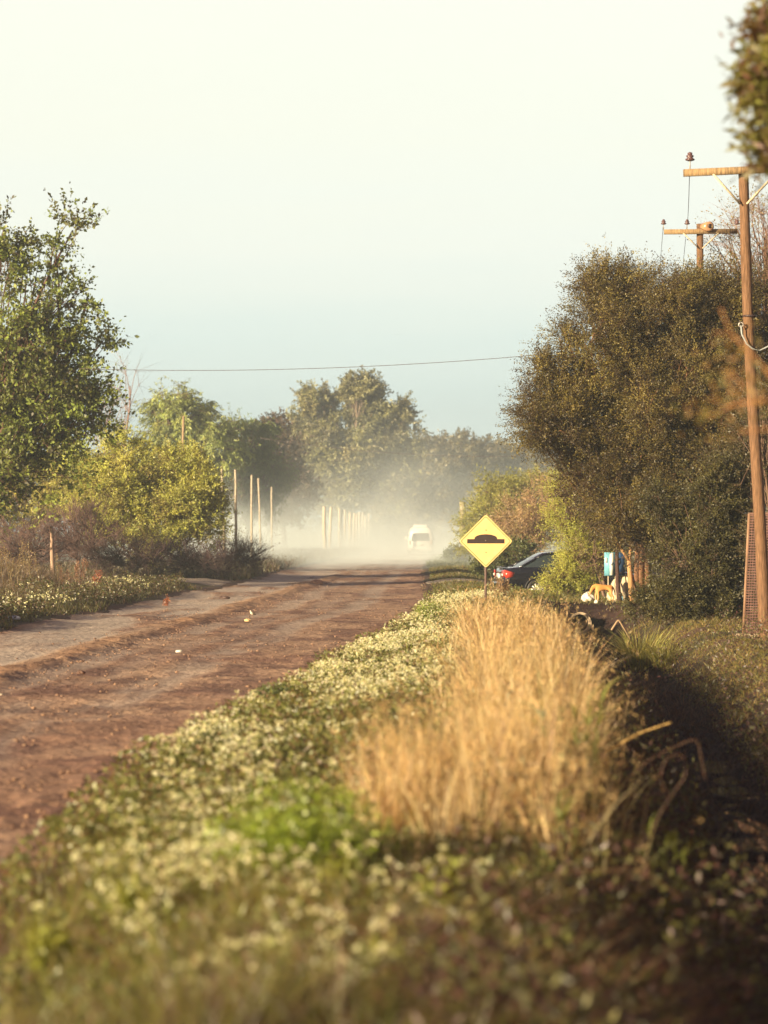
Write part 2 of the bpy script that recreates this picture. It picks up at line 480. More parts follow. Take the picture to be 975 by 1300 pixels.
# --- big dark tree on the right
Y = 53
OL = [(.095, .072, .022), (.15, .12, .03), (.045, .025, .02), (.27, .215, .05)]
tree('dense_tree', 'big bushy dark olive tree hiding the second utility pole', 'tree', gp(818, 58.6),
     [B(835, 395, 72, 52, Y, 120, 1.3), B(765, 440, 62, 58, Y, 110, 1.2, -.3), B(705, 525, 42, 48, Y, 70, .8, -.6), B(745, 545, 65, 55, Y, 100, 1.2, .3),
      B(845, 480, 85, 75, Y, 150, 1.5, -.3), B(905, 420, 55, 75, Y, 110, 1.3, .6), B(915, 530, 52, 85, Y, 110, 1.4), B(780, 380, 45, 35, Y, 50, .9),
      B(790, 600, 78, 60, Y, 120, 1.2), B(865, 600, 75, 75, Y, 110, 1.3, .4), B(720, 480, 35, 38, Y, 40, .7, .3), B(900, 480, 60, 90, Y, 110, 1.3, 1.2), B(830, 530, 70, 70, Y, 110, 1.2, 1.0), B(930, 400, 35, 60, Y, 60, 1.0, .3), B(800, 650, 50, 30, Y, 60, .8, .8), B(895, 395, 40, 45, Y, 70, .9, .2), B(970, 470, 40, 90, Y, 80, 1.0, .5), B(680, 540, 22, 22, Y, 14, .4), B(690, 470, 16, 14, Y, 8, .4), B(722, 425, 16, 12, Y, 8, .4), B(760, 365, 18, 14, Y, 8, .4)],
     .085, OL, (.044, .019), .56, twigs=13, per=25, fork=.3, stems=3, up=.5, bark=(.26, .14, .08), minr=.0055, twigcol=(.09, .055, .035), lumps=7)
# trunks and low limbs that show under the crown are separate slender trees
tree('young_tree', 'slim leaning tree with dark trunk crossing the blue board', 'tree', gp(788, 58.2),
     [(W(775, 668, 58)[0], 58, W(0, 668, 58)[2], .55, .5, .45, 45)], .055, [(.06, .05, .025), (.10, .085, .035)], (.055, .03), .28, bark=(.07, .04, .035), fork=.75)
tree('young_tree', 'forked young tree with orange bark right of the blue board', 'tree', gp(803, 57.6),
     [(W(768, 662, 57.6)[0], 57.4, W(0, 662, 57.6)[2], .5, .5, .35, 35), (W(812, 655, 57.6)[0], 57.7, W(0, 655, 57.6)[2], .45, .5, .4, 35)], .07,
     [(.12, .10, .035), (.16, .13, .05)], (.05, .03), .26, bark=(.42, .24, .11), fork=.5)
tree('thorn_shrub', 'thin bare shrub leaning left over the trash heap', 'shrub', gp(772, 60.8),
     [(W(752, 700, 60.8)[0], 60.8, W(0, 705, 60.8)[2], .35, .3, .5, 22)], .03, [(.2, .16, .06)], (.04, .02), .3, bark=(.22, .14, .10), bare=.6, fork=.3, stems=3, names=('stem', 'foliage'))
# --- feathery light green shrub in front of the car
Y = 63
tree('feathery_shrub', 'bright yellow green feathery shrub overlapping the dark car', 'shrub', gp(735, Y),
     [B(718, 650, 22, 42, Y, 50, .6), B(736, 708, 20, 36, Y, 70, .5, -.3), B(722, 622, 24, 24, Y, 35, .5), B(752, 690, 30, 48, Y, 60, .7, .3), B(716, 732, 18, 11, Y, 30, .3, -.6), B(700, 744, 8, 4, Y, 5, .25, -.6)],
     .05, [(.42, .44, .08), (.32, .34, .065), (.52, .52, .10)], (.055, .014), .4, twigs=9, per=17, fork=.15, stems=4, up=.0, bark=(.2, .13, .08), names=('stem', 'foliage'))
tree('low_shrub', 'dense dark brown shrub behind the feathery shrub', 'shrub', gp(770, 67), [B(765, 690, 45, 55, 67, 90, .8), B(735, 650, 30, 45, 67, 50, .7)],
     .05, [(.09, .065, .03), (.12, .09, .035)], (.06, .03), .4, twigs=9, per=12, fork=.2, stems=3, names=('stem', 'foliage'))
# --- hedge like bush left of the mesh fence
Y = 46
tree('dense_bush', 'tall dense green bush standing between the young trees and the mesh fence', 'bush', gp(880, Y),
     [B(870, 700, 62, 75, Y, 190, .7), B(905, 650, 45, 70, Y, 120, .8, .3), B(850, 770, 45, 45, Y, 130, .5, -.3), B(905, 790, 40, 30, Y, 90, .5, .5), B(935, 720, 25, 70, Y, 90, .5, .8), B(900, 775, 48, 40, Y, 110, .6, -.2), B(845, 650, 40, 45, Y, 80, .6, .4)],
     .05, [(.075, .07, .022), (.045, .038, .02), (.145, .13, .035)], (.042, .019), .3, twigs=11, per=14, fork=.15, stems=5, twigcol=(.07, .05, .03), lumps=3, names=('stem', 'foliage'))
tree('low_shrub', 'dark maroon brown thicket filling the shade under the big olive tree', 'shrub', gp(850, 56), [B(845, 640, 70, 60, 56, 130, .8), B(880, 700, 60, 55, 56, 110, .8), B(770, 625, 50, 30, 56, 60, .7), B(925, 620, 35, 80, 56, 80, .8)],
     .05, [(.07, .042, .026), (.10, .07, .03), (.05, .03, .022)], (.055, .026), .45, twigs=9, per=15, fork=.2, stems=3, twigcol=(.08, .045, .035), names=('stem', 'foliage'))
tree('dense_bush', 'dark bush behind the mesh fence and the front pole', 'bush', gp(985, 44),
     [B(965, 560, 35, 90, 46, 110, .8), B(990, 700, 45, 60, 46, 90, .8, -1), B(945, 610, 35, 60, 47, 80, .8)],
     .06, [(.07, .06, .025), (.10, .08, .03)], (.05, .025), .36, twigs=10, per=13, fork=.3, stems=3, names=('stem', 'foliage'))
# --- bare twiggy tree behind the poles
tree('bare_tree', 'nearly leafless twiggy tree behind the front utility pole', 'tree', gp(1010, 58),
     [B(945, 330, 45, 55, 58, 60, 1.0), B(960, 400, 45, 50, 58, 60, 1.0), B(985, 300, 45, 60, 58, 60, 1.0)],
     .14, [(.22, .2, .08), (.3, .2, .1)], (.05, .03), .8, twigs=9, per=4, bark=(.26, .15, .10), fork=.5, bare=.25, minr=.006)

# --- left tree
Y = 70
LT = [(.20, .25, .05), (.13, .15, .035), (.33, .40, .08), (.08, .065, .028)]
tree('leafy_tree', 'tall open leafy tree reaching up at the left edge', 'tree', gp(-60, Y),
     [B(-5, 350, 40, 55, Y, 16, 1.4), B(45, 355, 26, 42, Y, 9, 1.0), B(92, 292, 16, 12, Y, 3, .5), B(70, 320, 12, 12, Y, 2, .4), B(85, 385, 26, 30, Y, 9, .9), B(20, 440, 60, 48, Y, 34, 1.6),
      B(80, 455, 36, 40, Y, 20, 1.1), B(125, 440, 13, 12, Y, 3, .5), B(112, 372, 12, 10, Y, 2, .4), B(-20, 520, 70, 55, Y, 70, 1.8), B(45, 515, 60, 48, Y, 72, 1.4), B(102, 535, 30, 36, Y, 30, .9), B(40, 440, 45, 40, Y, 26, 1.3),
      B(30, 600, 55, 30, Y, 24, 1.4), B(-40, 610, 60, 50, Y, 34, 1.8), B(128, 490, 10, 12, Y, 3, .4), B(4, 290, 10, 18, Y, 3, .6)],
     .15, LT, (.115, .075), .9, twigs=8, per=18, bark=(.14, .08, .06), fork=.35, up=.6, minr=.010, shell=.2)
# --- yellow green shrub
Y = 86
tree('flowering_shrub', 'large yellow green shrub catching the sun beside the side path', 'shrub', gp(190, Y),
     [B(175, 610, 62, 45, Y, 150, 2.0), B(225, 625, 48, 50, Y, 130, 1.5), B(130, 640, 50, 42, Y, 100, 1.6), B(200, 665, 62, 45, Y, 130, 1.4, -.8), B(165, 570, 26, 18, Y, 26, 1), B(262, 650, 28, 45, Y, 60, 1.1),
      B(215, 580, 18, 16, Y, 16, .8), B(110, 600, 30, 25, Y, 40, 1)],
     .07, [(.50, .52, .10), (.64, .65, .15), (.34, .35, .08), (.22, .17, .06)], (.085, .035), .62, twigs=10, per=20, lumps=6, bark=(.2, .13, .09), fork=.12, stems=6, up=.7, names=('stem', 'foliage'))
tree('flowering_shrub', 'yellow tinged shrub seen through the lower boughs at left edge', 'shrub', gp(20, 98),
     [B(20, 590, 60, 40, 98, 120, 1.5), B(80, 610, 45, 36, 98, 90, 1.4), B(-20, 640, 50, 40, 98, 70, 1.4), B(55, 645, 45, 26, 98, 60, 1.2)],
     .07, [(.44, .43, .09), (.54, .52, .12), (.28, .24, .07)], (.10, .045), .6, twigs=8, per=11, bark=(.2, .12, .09), fork=.12, stems=5, up=.7, names=('stem', 'foliage'))
# --- bare twiggy undergrowth
BR = (.17, .105, .09)
def bush_bare(label, px, py, rpx, rpy, Y, n, col=BR, leafy=.0, cat='shrub', tw=14, cl=.7):
    return tree('bare_shrub', label, cat, gp(px, Y), [B(px - rpx * .4, py, rpx * .65, rpy, Y, n // 2, 1.2), B(px + rpx * .4, py + 4, rpx * .65, rpy * .9, Y, n // 2, 1.2)],
                .03, [(.2, .13, .08), (.16, .12, .06)], (.06, .03), cl, twigs=tw, per=3, bark=col, twigcol=col, fork=.1, stems=5, up=.9, bare=1 - leafy, minr=.009, group='bare shrubs along the left verge', names=('stem', 'foliage'))
bush_bare('mauve bare shrub at the left edge below the leafy tree', 30, 690, 55, 34, 76, 150)
bush_bare('widest mauve bare shrub, behind the wooden stake', 100, 675, 50, 42, 80, 170)
bush_bare('dark bare shrub under the left half of the yellow green shrub', 165, 705, 50, 28, 80.5, 150, (.12, .075, .07))
bush_bare('dark bare shrub under the right half of the yellow green shrub', 245, 712, 50, 24, 82, 150, (.11, .07, .07))
bush_bare('bare shrub reaching into the dust at the right of its row', 300, 705, 35, 20, 92, 120, (.13, .085, .08), .3)
bush_bare('low brown shrub in front of the dust cloud by the road', 345, 722, 35, 9, 104, 90, (.14, .09, .07), .5, cl=.45)
tree('bare_tree', 'faint leafless tree standing beyond the leafy tree', 'tree', gp(120, 120),
     [B(140, 520, 30, 35, 120, 14, 1.5), B(165, 490, 22, 30, 120, 8, 1.2), B(150, 560, 30, 25, 120, 14, 1.2)], .10, [(.2, .15, .1)], (.1, .05), 1.6, twigs=7, per=0, bark=(.3, .2, .17), fork=.4, minr=.014, bare=1)

# --- middle distance
tree('willowy_tree', 'soft light green drooping tree beyond the yellow green shrub', 'tree', gp(225, 150),
     [B(225, 525, 38, 30, 150, 80, 2.2), B(260, 560, 42, 36, 150, 100, 2.4), B(205, 570, 34, 30, 150, 60, 2.2), B(225, 610, 55, 40, 150, 80, 2.5)],
     .2, [(.30, .36, .09), (.40, .45, .12), (.20, .23, .07)], (.26, .07), 1.0, twigs=10, per=13, droop=.8, up=0, minr=.02, fork=.3)
tree('willowy_tree', 'darker green drooping tree, nearer the tall poles', 'tree', gp(315, 158),
     [B(312, 560, 34, 32, 158, 80, 2.2), B(335, 600, 30, 34, 158, 70, 2.2), B(300, 620, 45, 40, 158, 80, 2.4)],
     .2, [(.13, .17, .05), (.18, .22, .06)], (.26, .07), 1.0, twigs=10, per=12, droop=.8, up=0, minr=.02, fork=.3)
tree('slender_tree', 'slim reddish brown tree against the largest rounded tree', 'tree', gp(362, 185),
     [B(345, 548, 16, 22, 185, 36, 1.3), B(358, 585, 20, 28, 185, 44, 1.4), B(375, 625, 24, 30, 185, 44, 1.6), B(350, 640, 30, 24, 185, 34, 1.6)],
     .2, [(.11, .065, .045), (.09, .07, .04)], (.26, .12), 1.0, twigs=9, per=11, minr=.02, fork=.3, bark=(.12, .07, .06))
GR = [(.25, .25, .11), (.20, .19, .09), (.33, .31, .14), (.12, .11, .07)]
tree('rounded_tree', 'largest rounded tree rising above the dust', 'tree', gp(440, 240),
     [B(408, 518, 26, 18, 240, 34, 2.5), B(455, 505, 42, 19, 240, 50, 3), B(395, 560, 38, 34, 240, 70, 3), B(440, 560, 52, 38, 240, 110, 4, -1), B(490, 545, 38, 32, 240, 70, 3),
      B(505, 535, 16, 12, 240, 14, 1.5), B(415, 610, 48, 34, 240, 80, 3.5), B(465, 610, 50, 38, 240, 80, 3.5), B(500, 590, 34, 34, 240, 50, 3)],
     .45, GR, (.28, .15), 1.25, twigs=12, per=18, minr=.03, lumps=6, fork=.35, bark=(.2, .15, .11))
for k, (px, py, rx, ry, Yk, lab) in enumerate([
        (548, 600, 34, 40, 300, 'hazy tree just right of the largest rounded tree'),
        (588, 590, 36, 34, 315, 'hazy tree above the white minibus'),
        (635, 598, 38, 30, 330, 'hazy tree behind the yellow road sign'),
        (680, 600, 38, 32, 320, 'hazy tree mostly hidden by the big olive tree'),
        (515, 630, 34, 36, 280, 'lowest hazy tree under the right flank of the largest tree')]):
    s = Yk / F
    tree('distant_tree', lab, 'tree', gp(px, Yk),
         [B(px - rx * .35, py - ry * .35, rx * .6, ry * .5, Yk, 34, 4), B(px + rx * .4, py - ry * .2, rx * .6, ry * .55, Yk, 34, 4), B(px, py + ry * .5, rx * 1.05, ry * .9, Yk, 60, 5),
          B(px - rx * .1, py - ry * .75, rx * .3, ry * .25, Yk, 10, 2), B(px, py + ry * 1.5, rx * 1.1, ry * .9, Yk, 40, 5)],
         .35, [(.16, .14, .06), (.2, .17, .07), (.11, .09, .05)], (.42, .24), 1.6, twigs=9, per=12, minr=.03, group='trees closing the end of the road')
# a dense belt of woodland far behind
mb = MB()
n = 60000; x = -190 + 380 * rng.random(n); yy = 365 + 40 * rng.random(n); hh = 9 + 7 * fbm(x, yy, .06, 3, 50); z = hh * rng.random(n) ** .6
add_leaves(mb, np.stack([x, yy, z], 1), rng.normal(size=(n, 3)), .9, .6, pick([(.09, .09, .05), (.07, .065, .04), (.12, .11, .05)], n))
tag(mb.build('woods', M['leaf']), 'continuous dark woodland far beyond the end of the road', 'woods', kind='stuff')

tree('tamarisk_bush', 'soft green bush behind the yellow road sign', 'bush', gp(640, 112),
     [B(640, 640, 36, 30, 112, 110, 1.8), B(612, 668, 20, 24, 112, 50, 1.2), B(672, 640, 30, 34, 112, 80, 1.6), B(640, 685, 45, 22, 112, 80, 1.6)],
     .08, [(.30, .31, .065), (.22, .22, .055), (.38, .36, .08)], (.16, .035), .75, twigs=11, per=13, fork=.12, stems=5, up=.6, minr=.012, names=('stem', 'foliage'))
tree('dry_bush', 'tan half dry bush between the road sign and the car', 'bush', gp(672, 100),
     [B(665, 670, 38, 34, 100, 110, 1.5), B(690, 640, 28, 34, 100, 70, 1.5), B(645, 705, 26, 14, 100, 50, 1.2)],
     .06, [(.46, .31, .17), (.38, .26, .13), (.3, .26, .08)], (.10, .03), .6, twigs=12, per=8, fork=.12, stems=5, up=.6, minr=.010, bark=(.3, .19, .13), names=('stem', 'foliage'))
tree('low_shrub', 'small dark green shrub at the road edge left of the sign', 'shrub', gp(588, 120),
     [B(586, 706, 14, 10, 120, 34, .8), B(600, 714, 14, 9, 120, 30, .8)], .03, [(.10, .12, .04), (.13, .14, .045)], (.12, .06), .4, fork=.1, stems=3, names=('stem', 'foliage'))
tree('low_shrub', 'small dark shrub behind the boot of the car', 'shrub', gp(640, 90),
     [B(625, 722, 16, 12, 90, 36, .8), B(650, 705, 22, 16, 90, 50, .8)], .03, [(.09, .11, .04), (.12, .13, .04)], (.09, .05), .4, fork=.1, stems=3, names=('stem', 'foliage'))

# --- near tree, out of focus, whose boughs hang into the frame at the right
Y = 12.5
NEAR = tree('roadside_tree', 'blurred near tree hanging into the upper right corner', 'tree', (3.7, 13, G(3.7, 13)),
     [B(1000, 30, 34, 34, Y, 16, .4), B(985, 100, 30, 44, Y, 20, .3), B(1005, 165, 36, 36, Y, 18, .35), B(1060, 90, 55, 110, Y, 40, .5), B(965, 25, 10, 8, Y, 2, .15), B(945, 100, 12, 14, Y, 3, .15), B(985, 215, 14, 12, Y, 3, .2)],
     .10, [(.13, .11, .035), (.22, .22, .045), (.15, .07, .04)], (.075, .020), .16, twigs=9, per=9, up=.1, bark=(.2, .12, .08), minr=.004, fork=.55)
r_ = NEAR; mb = MB(); o0 = np.array(NEAR.location)
p = lambda a, b, yy=8.6: np.array(W(a, b, yy)) - o0
mb.tube(curve((0, 0, 1.6), p(1120, 470), 6, jit=.03), np.linspace(.05, .022, 6), 7, (.3, .17, .09))
mb.tube(curve((0, 0, 1.2), p(1120, 540), 6, jit=.03), np.linspace(.04, .016, 6), 7, (.3, .17, .09))
for (a, b, w0) in [((1120, 470), (985, 505), .02), ((985, 505), (940, 512), .014), ((940, 512), (895, 532), .010), ((1000, 500), (930, 425), .012), ((930, 425), (915, 390), .008), ((930, 425), (905, 422), .006), ((960, 508), (925, 470), .006), ((985, 545), (940, 548), .008), ((935, 515), (900, 505), .006), ((1120, 540), (985, 545), .014), ((940, 512), (920, 480), .005)]:
    mb.tube(curve(p(*a), p(*b), 6, jit=.05), np.linspace(w0 * .55, w0 * .35, 6), 6, (.36, .18, .08))
n = 260; a = rng.random(n); pts = np.array([p(890 + 80 * t, 500 + 35 * math.sin(t * 9) - 30 * t) for t in a]) + rng.normal(size=(n, 3)) * .05
lf = MB(); add_leaves(lf, pts, rng.normal(size=(n, 3)), .03, .011, pick([(.3, .2, .06), (.2, .18, .05), (.35, .2, .07)], n))
mb.build('bough', M['bark'], r_); lf.build('bough_leaves', M['leaf'], r_)

# ------------------------------------------------------------------ verge vegetation
def sample(n, y0, y1, xf, power=1.0):
    """points with density falling with distance"""
    u = rng.random(n)
    if power == 1: y = y0 * (y1 / y0) ** u
    else: a = 1 - power; y = (y0 ** a + u * (y1 ** a - y0 ** a)) ** (1 / a)
    lo, hi = xf(y); x = lo + (hi - lo) * rng.random(n)
    return x, y


def ppx(x, y): return 487.5 + x * F / y
def ppy(y): return HY + CH * F / y


GC = [(.17, .20, .03), (.11, .13, .025), (.24, .26, .045), (.28, .24, .06), (.09, .075, .03)]
verge = MB()
xl, yl = sample(9000, 6.3, 13, lambda y: (redge(y) + .2, ditchx(y) - 1.0), 1.2); kl = fbm(xl, yl, 1.7, 3, 69) > .48; xl, yl = xl[kl], yl[kl]; nl = len(xl)
add_blades(verge, np.stack([xl, yl, zt(xl, yl) - .01], 1), .16 + .22 * rng.random(nl), .005 + .005 * rng.random(nl), rng.random(nl) * 6.28, .3 + .8 * rng.random(nl), pick([(.30, .32, .06), (.22, .23, .045), (.40, .30, .12), (.18, .15, .05)], nl), segs=4)
# tufts: fans of longer blades, so that the low sun models them
nt_ = 5600; tx_, ty_ = sample(nt_, 6.3, 50, lambda y: (redge(y) + .05, np.minimum(ditchx(y) - .35, redge(y) + 4)), 1.45)
kk = fbm(tx_, ty_, 1.3, 3, 66) > .45; tx_, ty_ = tx_[kk], ty_[kk]; nt_ = len(tx_); per_ = 34
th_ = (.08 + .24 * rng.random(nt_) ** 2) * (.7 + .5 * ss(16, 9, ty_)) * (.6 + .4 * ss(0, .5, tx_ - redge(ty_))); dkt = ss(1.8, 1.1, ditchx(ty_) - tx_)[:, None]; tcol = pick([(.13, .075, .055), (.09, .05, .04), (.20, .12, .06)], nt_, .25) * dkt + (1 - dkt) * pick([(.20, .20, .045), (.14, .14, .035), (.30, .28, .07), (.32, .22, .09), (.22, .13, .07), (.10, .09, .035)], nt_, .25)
a_ = rng.random(nt_ * per_) * 6.28; q_ = .05 * rng.random(nt_ * per_); X0 = np.repeat(tx_, per_) + q_ * np.cos(a_); Y0 = np.repeat(ty_, per_) + q_ * np.sin(a_)
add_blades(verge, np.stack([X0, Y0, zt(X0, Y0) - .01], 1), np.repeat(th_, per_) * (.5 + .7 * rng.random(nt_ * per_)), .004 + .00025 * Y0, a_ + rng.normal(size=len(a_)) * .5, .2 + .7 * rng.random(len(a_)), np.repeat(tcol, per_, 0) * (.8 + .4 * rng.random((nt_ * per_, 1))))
# short and middling grass over the verge between road and ditch
x, y = sample(95000, 6.2, 76, lambda y: (redge(y) - .15, np.minimum(ditchx(y) - .2, redge(y) + 6)), 1.5)
k = vnoise(x, y, 1.1, 60); keep = (fbm(x, y, 2.2, 3, 61) > .46); x, y, k = x[keep], y[keep], k[keep]
d = ditchx(y) - x; h = (.04 + .36 * fbm(x, y, 1.8, 3, 62) ** 2) * (.4 + 1.1 * rng.random(len(x))) * (1 + .5 * ss(16, 10, y))
h *= (.55 + .45 * ss(0, .5, x - redge(y))) * (.45 + .55 * ss(70, 45, y))
c = pick(GC, len(x)); dry = (fbm(x, y, .7, 3, 63) > .55) & (rng.random(len(x)) < .6); c[dry] = pick([(.30, .20, .09), (.22, .13, .07)], dry.sum()); nb_ = (y < 16) & (rng.random(len(x)) < .45); c[nb_] = pick([(.15, .085, .06), (.10, .055, .045), (.26, .17, .09)], nb_.sum())
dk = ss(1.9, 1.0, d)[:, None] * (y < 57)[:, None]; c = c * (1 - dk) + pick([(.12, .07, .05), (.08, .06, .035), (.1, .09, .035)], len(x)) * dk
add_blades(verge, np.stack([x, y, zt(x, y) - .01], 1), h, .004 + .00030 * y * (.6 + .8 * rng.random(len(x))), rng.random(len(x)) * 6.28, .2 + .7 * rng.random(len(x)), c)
# low broad leaves of herbs
x, y = sample(90000, 6.2, 62, lambda y: (redge(y) - .1, redge(y) + 2.4), 1.4)
keep = fbm(x, y, 1.5, 3, 64) > .42; x, y = x[keep], y[keep]; n = len(x)
hz = (.04 + .17 * rng.random(n)) * (.5 + fbm(x, y, 1.0, 3, 65))
add_leaves(verge, np.stack([x, y, zt(x, y) + hz], 1), rng.normal(size=(n, 3)) * (1, 1, .5) + (0, 0, .4), .03 + .03 * rng.random(n) + .0004 * y, .014 + .012 * rng.random(n) + .0002 * y, pick([(.16, .17, .04), (.22, .22, .06), (.11, .12, .035), (.2, .13, .06)], n))
n = 26000; x, y = sample(n, 6.3, 14.5, lambda y: (redge(y) + .05, ditchx(y) - .7), 1.3); kd = (fbm(x, y, 2.6, 3, 67) > .47); x, y = x[kd], y[kd]; n = len(x)
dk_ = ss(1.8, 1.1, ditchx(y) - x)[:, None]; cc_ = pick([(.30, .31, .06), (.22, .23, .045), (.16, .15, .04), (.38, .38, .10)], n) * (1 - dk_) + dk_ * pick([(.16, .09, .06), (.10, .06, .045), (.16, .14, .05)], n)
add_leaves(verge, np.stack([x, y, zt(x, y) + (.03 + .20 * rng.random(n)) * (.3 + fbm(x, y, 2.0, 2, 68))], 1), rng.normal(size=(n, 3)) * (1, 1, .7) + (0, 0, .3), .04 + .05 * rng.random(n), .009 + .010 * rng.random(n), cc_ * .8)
tag(verge.build('grass', M['blade']), 'mixed green grass and herbs on the verge between road and ditch', 'grass', kind='stuff')

# cream flower heads
def flowers(n, y0, y1, xf, dens, name, label, hmin=.10, hmax=.30, power=1.3, size=(.012, .022), per=12):
    x, y = sample(n, y0, y1, xf, power); keep = rng.random(n) < dens(x, y); x, y = x[keep], y[keep]; n = len(x)
    h = hmin + (hmax - hmin) * rng.random(n) ** .8; h *= (.6 + .6 * fbm(x, y, 1.4, 2, 70)) * (1 + .5 * ss(15, 9, y) * (y < 20))
    base = np.stack([x, y, zt(x, y)], 1); mb = MB(); az = rng.random(n) * 6.28; bd = .1 + .3 * rng.random(n)
    add_blades(mb, base, h, np.full(n, .004), az, bd, pick([(.14, .17, .05)], n), segs=2)
    top = base + np.stack([np.cos(az) * h * bd, np.sin(az) * h * bd, h * (1 - .35 * bd)], 1)
    rr = (.008 + .026 * rng.random(n) ** 1.2) * (1 - .35 * ss(20, 12, y))
    off = rng.normal(size=(n, per, 3)) * (1, 1, .45) * rr[:, None, None]
    pos = (top[:, None] + off).reshape(-1, 3); m = len(pos)
    s = (size[0] + (size[1] - size[0]) * rng.random(m)) * np.repeat(.72 + y * .016, per)
    dd = rng.normal(size=(m, 3)) * (1, 1, .6) + (0, 0, .15)
    add_leaves(mb, pos, dd, s, s * .8, pick([(.70, .66, .42), (.78, .76, .56), (.60, .58, .30)], m, .08))
    # stem leaves
    m = n * 4; t = rng.random((n, 4)); pos = (base[:, None] + (top - base)[:, None] * t[..., None]).reshape(-1, 3)
    add_leaves(mb, pos, rng.normal(size=(m, 3)) + (0, 0, .5), .035, .010, pick([(.16, .2, .05), (.2, .23, .07)], m))
    return tag(mb.build(name, M['petal']), label, 'wildflowers', kind='stuff')


def fd(x, y):
    e = x - redge(y); band = ss(-.05, .15, e) * ss(2.0, 1.0, e)
    near = ss(19, 15, y)
    p = .95 * band * ss(.40, .58, fbm(x, y, .9, 3, 71)) * (.25 + .75 * ss(.35, .6, fbm(x, y, 3, 2, 73))) * (1 - near) + band * near * .55 * ss(.1, .8, e) * ss(.40, .62, fbm(x, y, 4.5, 2, 74)) * ss(.46, .60, fbm(x, y, 1.7, 3, 72))
    return p


flowers(40000, 7.0, 58, lambda y: (redge(y), redge(y) + 2.3), fd, 'wildflowers', 'cream white wildflowers crowding the verge beside the dirt road', power=1.25)
# taller green tufts (each a plant one can tell apart)
def tuft(label, x, y, r, h, n, cols, w=.008, bend=.5, cat='grass tuft', group=None, name='grass_tuft', leaves=0):
    z = G(x, y); a = rng.random(n) * 6.28; q = r * np.sqrt(rng.random(n)) * .5
    pos = np.stack([q * np.cos(a), q * np.sin(a), 0 * a - .02], 1)
    mb = MB(); add_blades(mb, pos, h * (.45 + .6 * rng.random(n)), w * (.6 + .8 * rng.random(n)), a + rng.normal(size=n) * .5, bend * (.3 + rng.random(n)), pick(cols, n), segs=4)
    if leaves:
        rr = nrm(rng.normal(size=(leaves, 3))) * (rng.random((leaves, 1)) ** .5) * (r, r, h * .55) + (0, 0, h * .55)
        rr[:, 2] = np.abs(rr[:, 2]); add_leaves(mb, rr, rng.normal(size=(leaves, 3)) + (0, 0, .4), .04, .016, pick(cols, leaves))
    o = mb.build(name, M['blade']); o.location = (x, y, z); tag(o, label, cat, group); return o


GB = [(.24, .32, .035), (.34, .42, .055), (.14, .17, .03)]
tuft('brightest green bushy tuft, blurred, left of the near dry grass', -.37, 10.3, .42, .50, 1500, GB, .008, .35, name='leafy_tuft', leaves=2600)
tuft('small rounded green tuft at the road edge among cream flowers', (348 - 487.5) * 22 / F, 22, .24, .26, 500, [(.12, .15, .04), (.09, .11, .03)], .009, .5, name='leafy_tuft', leaves=1500)
tuft('dark green tuft amid the cream flowers beside the blurred road edge', -1.15, 17, .3, .24, 500, [(.10, .12, .035), (.07, .08, .03)], .008, .5, name='leafy_tuft', leaves=1500)
tuft('tall leafy green tuft at the road edge before the sign', (545 - 487.5) * 42 / F, 42, .3, .42, 300, GB, .012, .4, name='leafy_tuft', leaves=1300)
tuft('dark green herb clump on the verge at the far end of the flowers', (575 - 487.5) * 36 / F, 36, .35, .36, 300, [(.09, .11, .035), (.12, .14, .04)], .012, .5, name='leafy_tuft', leaves=1600)
tuft('spiky long leaved clump beside the mouth of the concrete pipe', (815 - 487.5) * 41 / F, 41, .55, .95, 420, [(.34, .33, .09), (.22, .22, .06), (.46, .40, .12)], .022, .8, cat='spiky plant', name='spiky_plant')
tuft('smaller spiky clump leaning over the ditch left of the green bush', (845 - 487.5) * 39.5 / F, 39.5, .4, .6, 260, [(.2, .2, .05), (.32, .27, .09)], .018, .8, cat='spiky plant', name='spiky_plant')

# tall dry golden grass: one mass, in clumps
dry = MB(); DC = [(.68, .50, .24), (.54, .37, .17), (.82, .65, .36), (.34, .21, .11)]
cl = []
for i in range(255):
    y_ = 11.0 * (34 / 11.0) ** (rng.random() ** .9); lo = .032 * y_ + .06; hi = min(.085 * y_, 1.38 + .02 * y_)
    cl.append((lo + (hi - lo) * rng.random(), y_, .45 + (.60 if y_ < 24 else .52) * rng.random() ** .8))
for i in range(18):
    cl.append((rng.choice([.04, .13, .30]) + .05 * rng.normal(), 11.3 + 1.8 * rng.random(), .68 + .24 * rng.random()))
for i in range(26): cl.append((1.75 + .45 * rng.random() + .02 * i, 30 + 12 * rng.random(), .4 + .3 * rng.random()))
for i in range(60):
    y_ = 10.5 * 2.9 ** rng.random(); cl.append((rng.choice([.026 * y_, .092 * y_]) + rng.normal() * .10, y_, -(.35 + .45 * rng.random())))
